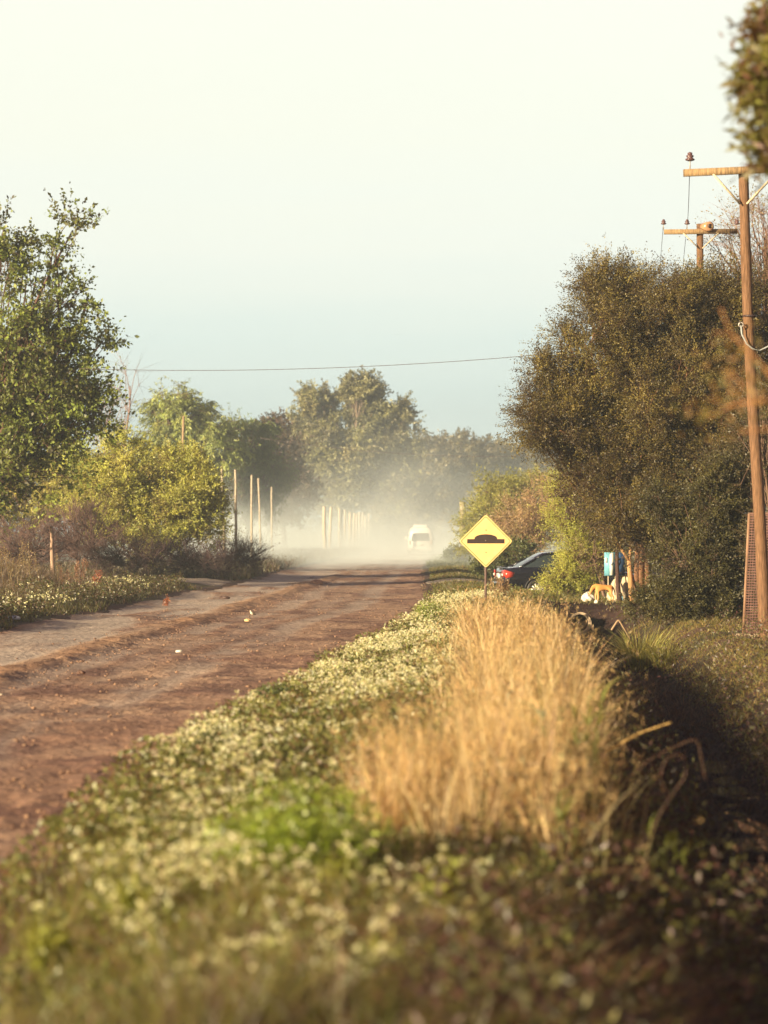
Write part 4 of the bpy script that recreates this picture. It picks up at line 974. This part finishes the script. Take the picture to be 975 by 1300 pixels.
# ------------------------------------------------------------------ animals
def skin(name, verts, edges, radii, mat, parent=None, sub=2, extra=None):
    me = bpy.data.meshes.new(name); me.from_pydata(verts, edges, []); o = bpy.data.objects.new(name, me); COL.objects.link(o)
    o.modifiers.new('skin', 'SKIN'); 
    for i, r in enumerate(radii): me.skin_vertices[0].data[i].radius = (r, r) if np.isscalar(r) else r
    me.skin_vertices[0].data[0].use_root = True
    s = o.modifiers.new('sub', 'SUBSURF'); s.levels = sub; s.render_levels = sub
    dg = bpy.context.evaluated_depsgraph_get(); dg.update(); m2 = bpy.data.meshes.new_from_object(o.evaluated_get(dg)); o.modifiers.clear(); o.data = m2; bpy.data.meshes.remove(me)
    m2.materials.clear(); m2.materials.append(mat)
    for p in m2.polygons: p.use_smooth = True
    if parent is not None: o.parent = parent
    return o


def furmat(name, c1, c2, axis='z', lo=0.1, hi=.3):
    m, nt, out = newmat(name); L = nt.links.new; p = N(nt, 'ShaderNodeBsdfPrincipled'); p.inputs['Roughness'].default_value = .8; p.inputs['Specular IOR Level'].default_value = .15
    tc = N(nt, 'ShaderNodeTexCoord'); sp = N(nt, 'ShaderNodeSeparateXYZ'); L(tc.outputs['Object'], sp.inputs[0]); nz = N(nt, 'ShaderNodeTexNoise'); nz.inputs['Scale'].default_value = 14
    L(tc.outputs['Object'], nz.inputs['Vector']); ad = N(nt, 'ShaderNodeMath', operation='MULTIPLY_ADD'); L(nz.outputs[0], ad.inputs[0]); ad.inputs[1].default_value = .08; L(sp.outputs[{'x': 0, 'y': 1, 'z': 2}[axis]], ad.inputs[2])
    mr = N(nt, 'ShaderNodeMapRange'); mr.inputs[1].default_value = lo + .04; mr.inputs[2].default_value = hi + .04; L(ad.outputs[0], mr.inputs[0])
    mx = N(nt, 'ShaderNodeMix', data_type='RGBA'); L(mr.outputs[0], mx.inputs[0]); mx.inputs[6].default_value = (*c1, 1); mx.inputs[7].default_value = (*c2, 1); L(mx.outputs[2], p.inputs['Base Color']); L(p.outputs[0], out.inputs[0]); return m


# dog: facing left, head lowered to the bag, length along x
K = 1.0
dv = [(.16, 0, .385), (.04, 0, .36), (-.10, 0, .365), (-.16, 0, .385),            # hips belly chest withers
      (-.225, 0, .385), (-.275, 0, .31), (-.305, 0, .235), (-.335, 0, .175),      # neck, head, muzzle, nose
      (-.15, .055, .27), (-.155, .06, .15), (-.15, .06, .03), (-.175, .06, .012),    # far front leg
      (-.14, -.055, .27), (-.12, -.06, .15), (-.135, -.06, .03), (-.16, -.06, .012),  # near front leg
      (.19, .06, .30), (.165, .065, .215), (.225, .065, .125), (.205, .065, .02), (.18, .065, .012),   # hind far
      (.20, -.06, .30), (.185, -.065, .215), (.25, -.065, .125), (.235, -.065, .02), (.21, -.065, .012),   # hind near
      (.22, 0, .40), (.27, 0, .34), (.295, 0, .25), (.31, 0, .18),    # tail
      (-.265, .035, .36), (-.27, .045, .375), (-.265, -.035, .36), (-.27, -.045, .375)]
de = [(0, 1), (1, 2), (2, 3), (3, 4), (4, 5), (5, 6), (6, 7), (2, 8), (8, 9), (9, 10), (10, 11), (2, 12), (12, 13), (13, 14), (14, 15), (0, 16), (16, 17), (17, 18), (18, 19), (19, 20), (0, 21), (21, 22), (22, 23), (23, 24), (24, 25), (0, 26), (26, 27), (27, 28), (28, 29), (5, 30), (30, 31), (5, 32), (32, 33)]
dr = [.075, .068, .088, .075, .052, .052, .030, .020, .042, .026, .018, .018, .042, .026, .018, .018, .052, .036, .020, .017, .018, .052, .036, .020, .017, .018, .022, .017, .014, .008, .016, .008, .016, .008]
dx, dY, dzz = at(765, 58.2)
dog = skin('dog', dv, de, dr, furmat('dog_coat', (.62, .38, .17), (.62, .30, .09), 'z', .1, .34)); dog.location = (dx, dY, dzz); dog.rotation_euler = (0, 0, .15)
tag(dog, 'sandy orange dog standing with head down at a white bag', 'dog')
for (v, r) in (((-.297, -.022, .268), .006), ((-.297, .022, .268), .006)):
    mb = MB(); mb.tube([(v[0], v[1] * .9, v[2]), (v[0] - .004, v[1] * 1.35, v[2] + .002)], r, 8, (.02, .01, .01)); mb.build('eye', M['ceramic'], dog)
mb = MB(); mb.tube([(-.345, 0, .165), (-.358, 0, .150)], [.013, .009], 8, (.03, .02, .02)); mb.build('nose', M['ceramic'], dog)

bx_, by_, bz_ = roadthing(320, 787)
bird = skin('bird', [(.02, 0, .115), (-.015, 0, .125), (-.035, 0, .155), (-.038, 0, .182), (-.055, 0, .182), (.065, 0, .095), (.10, 0, .078)], [(0, 1), (1, 2), (2, 3), (3, 4), (0, 5), (5, 6)],
            [.034, .034, .018, .017, .006, .022, .008], furmat('bird_plumage', (.75, .68, .52), (.10, .07, .05), 'x', -.02, .02)); bird.location = (bx_, by_, bz_ + .01); bird.scale = (.82, .82, .82); tag(bird, 'small white breasted dark backed bird standing on the dirt road', 'bird')
for s_ in (-.012, .012):
    mb = MB(); mb.tube([(.005, s_, .10), (.01, s_, .05), (.0, s_, 0)], .0035, 5, (.4, .2, .1)); mb.build('leg', M['cable'], bird)
mb = MB(); mb.tube([(-.058, 0, .182), (-.08, 0, .178)], [.004, .001], 6, (.3, .15, .05)); mb.build('beak', M['cable'], bird)

# ------------------------------------------------------------------ fence posts
def post(label, px, top, Y, r, col=(.50, .42, .31), group=None, hgt=None, name='fence_post'):
    x, _, zt_ = W(px, top, Y); g = G(x, Y); h = zt_ - g; mb = MB(); l = rng.normal() * .03 * h; n = 7; t = np.linspace(0, 1, n)
    mb.tube(np.stack([l * t + rng.normal(size=n) * r * .12, 0 * t, -.3 + (h + .3) * t], 1), r * (1.1 - .25 * t + rng.normal(size=n) * .03), 8, col)
    o = mb.build(name, M['timber'], smooth=True); o.location = (x, Y, g); return tag(o, label, 'post', group)
for px, top, Y, lab in [(300, 596, 105, 'tallest pale pole of the row right of the yellow green shrub'), (319, 603, 118, 'second tall pale pole right of the yellow green shrub'), (332, 607, 130, 'third tall pale pole right of the yellow green shrub'), (345, 618, 145, 'shortest and farthest tall pale pole right of the yellow green shrub')]:
    post(lab, px, top, Y, .055, group='tall pale poles beyond the yellow green shrub')
post('mottled pale pole just showing at the right side of the yellow green shrub', 286, 592, 94, .055, (.5, .42, .3), group='tall pale poles beyond the yellow green shrub')
post('dim tall pole rising behind the yellow green shrub', 228, 528, 118, .07, (.34, .24, .14), name='tall_pole')
post('weathered wooden stake in the undergrowth at left', 68, 668, 73, .06, (.42, .28, .2), name='wooden_stake')
post('pale post standing in haze left of the yellow road sign', 590, 637, 125, .17, (.34, .29, .19), name='tall_pole')
pk = [413, 418, 431, 434, 438, 444, 448, 452, 457, 460, 465, 468]
for i, px in enumerate(pk):
    Yp = 170 + i * 6.2; od = ['leftmost', 'second', 'third', 'fourth', 'fifth', 'sixth', 'seventh', 'eighth', 'ninth', 'tenth', 'eleventh', 'rightmost'][i]
    post(f'{od} of the twelve pale stakes in the dust before the largest tree', px, 645 + i * .9 + rng.normal() * 1.5, Yp, .075 + .06 * rng.random(), (.60, .50, .38), 'pale stakes in the dust', name='fence_stake')

# ------------------------------------------------------------------ vehicles
def loft(name, secs, mat, parent, smooth=True, cap=True):
    """secs: list of rings (n,3)"""
    n = len(secs[0]); V = np.concatenate(secs); q = []
    for k in range(len(secs) - 1):
        for j in range(n): q.append((k * n + j, k * n + (j + 1) % n, (k + 1) * n + (j + 1) % n, (k + 1) * n + j))
    bm = bmesh.new(); vs = [bm.verts.new(v) for v in V]
    for f in q: bm.faces.new([vs[i] for i in f])
    if cap: bm.faces.new(vs[:n][::-1]); bm.faces.new(vs[-n:])
    bmesh.ops.recalc_face_normals(bm, faces=bm.faces); return bm_obj(name, bm, mat, parent, smooth)


def sect(x, hw, z0, z1, tuck=.9, r=.12):
    zm = z0 + (z1 - z0) * .55; top = hw * tuck
    half = [(hw * .86, z0), (hw * .97, z0 + .12), (hw, zm), (hw * .985, z1 - r * .9), (top, z1 - r * .15), (top * .8, z1)]
    return np.array([(x, y, z) for y, z in half] + [(x, -y, z) for y, z in half[::-1]])


def wheel(parent, x, y, r, w, rimc, side, hubs=5):
    mb = MB(); a = np.linspace(0, 2 * np.pi, 28, endpoint=False)
    prof = [(-w / 2, r * .62), (-w / 2, r * .93), (-w / 2 + .03, r), (w / 2 - .03, r), (w / 2, r * .93), (w / 2, r * .62)]
    V = np.concatenate([np.stack([rr * np.cos(a), 0 * a + yy, rr * np.sin(a)], 1) for yy, rr in prof]); q = [(k * 28 + j, k * 28 + (j + 1) % 28, ((k + 1) % 6) * 28 + (j + 1) % 28, ((k + 1) % 6) * 28 + j) for k in range(6) for j in range(28)]
    mb.add(V, q=q, c=(.03, .025, .025)); wh = thing('wheel', None, None, (x, y, r)); wh.parent = parent; mb.build('tyre', M['paint'], wh, smooth=True)
    mb = MB(); yo = side * (w / 2 - .03); mb.tube([(0, yo - side * .03, 0), (0, yo, 0)], r * .15, 14, rimc)
    for k in range(hubs * 2): a_ = k * math.pi / hubs; mb.tube([(0, yo, 0), (r * .6 * math.cos(a_), yo, r * .6 * math.sin(a_))], [.035, .03], 5, rimc)
    b = np.linspace(0, 2 * np.pi, 25); mb.tube(np.stack([r * .6 * np.cos(b), 0 * b + yo, r * .6 * np.sin(b)], 1), .02, 5, rimc, cap=False)
    mb.tube([(0, yo - side * .1, 0), (0, yo - side * .09, 0)], r * .62, 20, (.05, .045, .045)); mb.build('rim', M['metal'], wh); return wh


PAINT = plain('car_paint', (.010, .010, .018), .25, .3, .5, .04, 3, coat=1); GLASS = plain('car_glass', (.03, .04, .045), .05, 0, .9, .02); TRIM = plain('car_trim', (.02, .018, .02), .6)
CHR = plain('chrome', (.6, .6, .6), .2, .9); RED = plain('tail_red', (.45, .05, .03), .2, 0, .6, .1); WLAMP = plain('lamp_clear', (.7, .68, .62), .2); PLATE = plain('plate_white', (.7, .7, .65), .4)
# car local: rear bumper at x=0, front at +x 4.4
Yc = 72.0; cxr = (634 - 487.5) * Yc / F
gz = G(cxr + 1.2, Yc + .5)
car = thing('parked_car', 'dark blue saloon car parked half hidden by the feathery shrub', 'car', (cxr, Yc + .45, gz + .0), math.radians(9))
S = 1.0
secs = [sect(-.0, .72, .34, .62, .93), sect(.03, .80, .27, .80, .93), sect(.10, .84, .22, .93, .9), sect(.45, .86, .2, .97, .9), sect(.95, .87, .2, .965, .9), sect(1.5, .88, .2, .95, .92), sect(2.6, .88, .2, .93, .92), sect(3.2, .87, .2, .90, .9), sect(3.8, .85, .22, .80, .88), sect(4.2, .79, .27, .70, .85), sect(4.38, .66, .34, .56, .85)]
loft('body', secs, PAINT, car)
def cab(x, hw, z, tw): return [(x, hw, z), (x, -hw, z)]
# greenhouse: glass loft and roof skin
gs = [(.50, .955, .70, .70), (.95, 1.22, .68, .56), (1.25, 1.36, .70, .54), (1.75, 1.415, .72, .54), (2.25, 1.40, .72, .54), (2.65, 1.28, .72, .55), (3.25, .93, .74, .70)]
gsec = [np.array([(x, .74, .90), (x, .72 * .98, .93), (x, tw, z - .03), (x, tw * .7, z), (x, -tw * .7, z), (x, -tw, z - .03), (x, -.72 * .98, .93), (x, -.74, .90)]) for x, z, hw, tw in gs]
loft('windows', gsec, GLASS, car)
rs = [(.98, 1.235), (1.25, 1.368), (1.75, 1.425), (2.25, 1.41), (2.6, 1.31)]
loft('roof', [np.array([(x, .575, z - .045), (x, .56, z - .01), (x, .3, z + .012), (x, 0, z + .018), (x, -.3, z + .012), (x, -.56, z - .01), (x, -.575, z - .045)]) for x, z in rs], PAINT, car)
for sg in (1, -1):
    mb = MB(); mb.tube([(.48, sg * .71, .95), (.98, sg * .575, 1.21)], .035, 6); mb.build('rear_pillar', PAINT, car)
    mb = MB(); mb.tube([(2.58, sg * .575, 1.28), (3.2, sg * .71, .93)], .03, 6); mb.build('front_pillar', PAINT, car)
    mb = MB(); mb.tube([(1.85, sg * .725, .93), (1.8, sg * .56, 1.38)], .03, 6); mb.build('door_pillar', PAINT, car)
    # taillight wraps round the corner
    mb = MB(); v = [(-.012, .50, .66), (-.012, .50, .86), (.03, .79, .88), (.06, .84, .64), (.30, .872, .80), (.26, .874, .68), (.10, .853, .86)]
    v = [(x, sg * y, z) for x, y, z in v]; mb.add(np.array(v), t=[(0, 1, 2), (0, 2, 3), (3, 2, 6), (3, 6, 4), (3, 4, 5)]); 
    o = mb.build('taillight', RED, car); sm = o.modifiers.new('solid', 'SOLIDIFY'); sm.thickness = .03; sm.offset = 0
    mb = MB(); mb.box(-.018, sg * .60, .735, .03, .16, .07); mb.build('reversing_lamp', WLAMP, car)
    mb = MB(); mb.box(4.30, sg * .55, .60, .16, .26, .12); mb.build('headlight', WLAMP, car)
    for x in (.98, 3.55): wheel(car, x, sg * .78, .305, .2, (.62, .58, .52), sg)
    for hx_ in (1.35, 2.4):
        mb = MB(); mb.box(hx_, sg * .884, .825, .16, .03, .03); mb.build('door_handle', CHR, car)
    mb = MB(); mb.box(2.95, sg * .93, .98, .12, .18, .12); mb.build('wing_mirror', PAINT, car)
    a = np.linspace(0.05, math.pi - .05, 14)
    for x in (.98, 3.55):
        mb = MB(); mb.tube(np.stack([x + .36 * np.cos(a), 0 * a + sg * .873, .30 + .36 * np.sin(a)], 1), .022, 6, (.03, .03, .03)); mb.build('arch_trim', TRIM, car)
mb = MB(); mb.box(-.03, 0, .42, .10, 1.5, .20); o = mb.build('rear_bumper', PAINT, car); bv = o.modifiers.new('bev', 'BEVEL'); bv.width = .04; bv.segments = 3
mb = MB(); mb.box(-.06, 0, .30, .05, 1.3, .05); mb.build('bumper_lip', CHR, car)
mb = MB(); mb.box(-.008, 0, .70, .03, .50, .15); mb.build('number_plate', PLATE, car)
mb = MB(); mb.box(-.005, 0, .82, .03, .6, .035); mb.build('boot_trim', CHR, car)
mb = MB(); mb.box(.10, 0, .965, .10, 1.2, .03); mb.build('boot_lip', PAINT, car)
car.scale = (S, S, S)

# minibus, seen from behind, in the dust
Yv = 182; vx = (534 - 487.5) * Yv / F; gv = float(zt(np.array(vx), np.array(Yv)))
VW = plain('van_paint', (.80, .79, .74), .35, noise=.04, scale=4); VG = plain('van_glass', (.09, .09, .09), .25, 0, .5, .1)
van = thing('minibus', 'white high roofed minibus wrapped in its own dust on the road', 'minibus', (vx, Yv, gv))
def vs_(y, k=1.0, top=2.28): 
    hw = 1.0 * k; P_ = [(hw * .95, .32), (hw, .45), (hw, 1.15), (hw * .93, 1.75), (hw * .82, top - .18), (hw * .62, top - .03), (hw * .3, top)]
    return np.array([(x, y, z) for x, z in P_] + [(-x, y, z) for x, z in P_[::-1]])
loft('body', [vs_(0, .93, 2.16), vs_(.08, .985, 2.24), vs_(.3), vs_(3.8), vs_(4.4, 1, 2.2), vs_(4.9, .98, 1.7), vs_(5.5, .95, 1.15), vs_(5.65, .86, .95)], VW, van)
slab('rear_window', [(-.70, 1.12), (.70, 1.12), (.74, 1.22), (.66, 1.70), (.58, 1.76), (-.58, 1.76), (-.66, 1.70), (-.74, 1.22)], -.03, .04, 0, VG, van)
mb = MB(); mb.box(0, 1.2, 2.34, 1.15, 1.6, .20); o = mb.build('roof_unit', VW, van); bv = o.modifiers.new('bev', 'BEVEL'); bv.width = .08; bv.segments = 3
mb = MB(); mb.box(0, -.05, .48, 1.85, .14, .22); o = mb.build('bumper', VW, van); bv = o.modifiers.new('bev', 'BEVEL'); bv.width = .05; bv.segments = 2
for sg in (1, -1):
    mb = MB(); mb.box(sg * .86, -.02, 1.0, .10, .05, .34); mb.build('taillight', plain('van_tail', (.5, .3, .22), .3), van)
    mb = MB(); mb.box(sg * .945, 2.6, 1.42, .05, 3.2, .5); mb.build('side_window', VG, van)
    mb = MB(); mb.box(sg * 1.12, 4.4, 1.35, .2, .08, .3); mb.build('wing_mirror', VW, van)
    for y in (1.0, 4.6): w_ = wheel(van, sg * .88, y, .34, .22, (.5, .5, .5), sg); w_.rotation_euler = (0, 0, 0); w_.rotation_euler.z = math.pi / 2; 
mb = MB(); mb.box(0, -.025, .80, .5, .03, .12); mb.build('number_plate', PLATE, van); van.scale = (.93, .93, .93)

# ------------------------------------------------------------------ dust and air
def volmat(name, col, dens, node=None, aniso=.3):
    m, nt, out = newmat(name); v = N(nt, 'ShaderNodeVolumePrincipled'); v.inputs['Color'].default_value = (*col, 1); v.inputs['Density'].default_value = dens; v.inputs['Anisotropy'].default_value = aniso
    nt.links.new(v.outputs[0], out.inputs['Volume']); return m, nt, v


bx0, bx1, by0, by1, bz0, bz1 = -17, 15, 96, 262, -.6, 9.5
mb = MB(); hx, hy, hz = (bx1 - bx0) / 2, (by1 - by0) / 2, (bz1 - bz0) / 2; mb.box(0, 0, 0, hx * 2, hy * 2, hz * 2)
m, nt, v = volmat('road_dust', (.88, .98, 1.0), .0, aniso=-.22); L = nt.links.new
tc = N(nt, 'ShaderNodeTexCoord'); sp = N(nt, 'ShaderNodeSeparateXYZ'); L(tc.outputs['Object'], sp.inputs[0])
def mth(op, *a):
    n = N(nt, 'ShaderNodeMath', operation=op)
    for i, x in enumerate(a):
        if isinstance(x, (int, float)): n.inputs[i].default_value = x
        else: L(x, n.inputs[i])
    return n.outputs[0]
def sst(x, e0, e1):
    n = N(nt, 'ShaderNodeMapRange', interpolation_type='SMOOTHSTEP'); L(x, n.inputs[0]); n.inputs[1].default_value = e0; n.inputs[2].default_value = e1; return n.outputs[0]
def inv(x): return mth('SUBTRACT', 1.0, x)
nz = N(nt, 'ShaderNodeTexNoise'); nz.inputs['Scale'].default_value = .11; nz.inputs['Detail'].default_value = 3; mp = N(nt, 'ShaderNodeMapping'); mp.inputs['Scale'].default_value = (1, .45, 1.6)
L(tc.outputs['Object'], mp.inputs[0]); L(mp.outputs[0], nz.inputs['Vector'])
h = mth('ADD', sp.outputs[2], hz - .6)                       # metres above the ground
lowh = mth('MULTIPLY_ADD', nz.outputs[0], 5.5, -1.2)          # cloud height varies 
hf = mth('POWER', 2.718, mth('MULTIPLY', -1.0, mth('DIVIDE', mth('MAXIMUM', h, 0.0), mth('MAXIMUM', lowh, .5))))
top = inv(sst(h, 5.0, 8.6))
ex = mth('MULTIPLY', sst(sp.outputs[0], -hx, -hx + 7), inv(sst(sp.outputs[0], 0.0, hx)))
ey = mth('MULTIPLY', sst(sp.outputs[1], -hy, -hy + 34), inv(sst(sp.outputs[1], hy - 40, hy)))
d = mth('MULTIPLY', mth('MULTIPLY', hf, top), mth('MULTIPLY', ex, ey)); d = mth('MULTIPLY', d, sst(nz.outputs[0], .25, .6)); d = mth('MULTIPLY', d, DUST)
L(d, v.inputs['Density'])
o = mb.build('dust_cloud', m); o.location = ((bx0 + bx1) / 2, (by0 + by1) / 2, (bz0 + bz1) / 2); tag(o, 'pale dust drifting low over the road around the minibus', 'dust', kind='stuff')

mb = MB(); mb.box(0, 250, 14.0, 640, 640, 32); m, nt, v = volmat('haze_air', (.74, .88, .97), HAZE, aniso=.25)
o = mb.build('haze', m); tag(o, 'thin pale haze over the whole place', 'haze', kind='stuff')

# ------------------------------------------------------------------ sky, sun, camera
w = bpy.data.worlds.new('World'); SC.world = w; w.use_nodes = True; nt = w.node_tree; nt.nodes.clear(); L = nt.links.new
EL, AZ = math.radians(SUN_EL), SUN_DIR     # horizontal direction towards the sun
out = N(nt, 'ShaderNodeOutputWorld'); bg = N(nt, 'ShaderNodeBackground'); bg.inputs[1].default_value = .10
sky = N(nt, 'ShaderNodeTexSky', sky_type='NISHITA'); sky.sun_disc = False; sky.sun_elevation = EL; sky.sun_rotation = math.atan2(AZ[0], AZ[1]); sky.dust_density = 3; sky.air_density = 1.0
L(sky.outputs[0], bg.inputs[0])
# bright evening veil of thin cloud low ahead; unseen sky tinted to colour shadows
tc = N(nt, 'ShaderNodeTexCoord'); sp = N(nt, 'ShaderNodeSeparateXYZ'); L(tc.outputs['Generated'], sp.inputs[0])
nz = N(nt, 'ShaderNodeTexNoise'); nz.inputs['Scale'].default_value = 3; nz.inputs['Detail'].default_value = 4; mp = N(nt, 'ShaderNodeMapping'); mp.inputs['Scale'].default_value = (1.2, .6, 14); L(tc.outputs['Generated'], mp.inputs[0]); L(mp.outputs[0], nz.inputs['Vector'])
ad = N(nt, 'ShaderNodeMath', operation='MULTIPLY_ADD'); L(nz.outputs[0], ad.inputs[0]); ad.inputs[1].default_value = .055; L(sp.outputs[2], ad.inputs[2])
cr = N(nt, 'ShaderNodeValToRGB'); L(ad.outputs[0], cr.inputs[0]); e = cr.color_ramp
stops = [(.0, (.60, .77, .76)), (.06, (.64, .79, .77)), (.105, (.71, .83, .79)), (.145, (.86, .89, .80)), (.19, (.90, .90, .765)), (.27, (.93, .925, .78)), (.36, (.54, .36, .42)), (.6, (.19, .10, .155)), (1.0, (.13, .07, .12))]  # upper stops, out of view, reddened to turn shadows maroon
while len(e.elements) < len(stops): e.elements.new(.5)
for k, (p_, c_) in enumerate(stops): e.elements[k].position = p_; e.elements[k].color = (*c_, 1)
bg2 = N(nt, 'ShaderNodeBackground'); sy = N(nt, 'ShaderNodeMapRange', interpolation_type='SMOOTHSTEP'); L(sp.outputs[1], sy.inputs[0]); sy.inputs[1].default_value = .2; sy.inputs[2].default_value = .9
tn = N(nt, 'ShaderNodeMix', data_type='RGBA'); L(sy.outputs[0], tn.inputs[0]); tn.inputs[6].default_value = (1, .62, .78, 1); tn.inputs[7].default_value = (1, 1, 1, 1)  # pink tint added away from the view to colour the shadows
tm = N(nt, 'ShaderNodeMix', data_type='RGBA', blend_type='MULTIPLY'); tm.inputs[0].default_value = 1; L(cr.outputs[0], tm.inputs[6]); L(tn.outputs[2], tm.inputs[7]); L(tm.outputs[2], bg2.inputs[0]); sx2 = N(nt, 'ShaderNodeMapRange', interpolation_type='SMOOTHSTEP'); L(sp.outputs[1], sx2.inputs[0]); sx2.inputs[1].default_value = -.1; sx2.inputs[2].default_value = .85; sx2.inputs[3].default_value = VEIL * .22; sx2.inputs[4].default_value = VEIL; L(sx2.outputs[0], bg2.inputs[1])  # veil dimmed to the sides and behind to deepen shadows
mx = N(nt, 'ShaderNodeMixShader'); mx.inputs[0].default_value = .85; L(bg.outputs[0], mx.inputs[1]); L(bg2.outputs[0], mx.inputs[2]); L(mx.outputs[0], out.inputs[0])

sd = bpy.data.lights.new('sun', 'SUN'); sd.energy = SUN_E; sd.angle = math.radians(.6); sd.color = (1.0, .81, .52)
so = bpy.data.objects.new('sun', sd); COL.objects.link(so)
S_ = Vector((AZ[0] * math.cos(EL), AZ[1] * math.cos(EL), math.sin(EL))); so.rotation_euler = S_.to_track_quat('Z', 'Y').to_euler()

cam = bpy.data.cameras.new('camera'); co = bpy.data.objects.new('camera', cam); COL.objects.link(co); SC.camera = co
cam.sensor_fit = 'VERTICAL'; cam.sensor_height = 36; cam.lens = F / 1300 * 36; cam.clip_end = 6000; cam.clip_start = .1
co.location = (0, 0, CH); co.rotation_euler = (math.radians(90) + math.atan(24 / F), 0, 0)
cam.dof.use_dof = True; cam.dof.focus_distance = 49; cam.dof.aperture_fstop = 2.0

SC.view_settings.view_transform = 'Standard'; SC.view_settings.look = 'None'; SC.view_settings.exposure = EXPO; SC.view_settings.gamma = 1
c = SC.cycles; c.max_bounces = 5; c.diffuse_bounces = 3; c.glossy_bounces = 2; c.transmission_bounces = 3; c.volume_bounces = 2; c.transparent_max_bounces = 6
c.volume_max_steps = 128; c.volume_step_rate = 2.0; c.use_adaptive_sampling = True; c.adaptive_threshold = .02; c.caustics_reflective = False; c.caustics_refractive = False
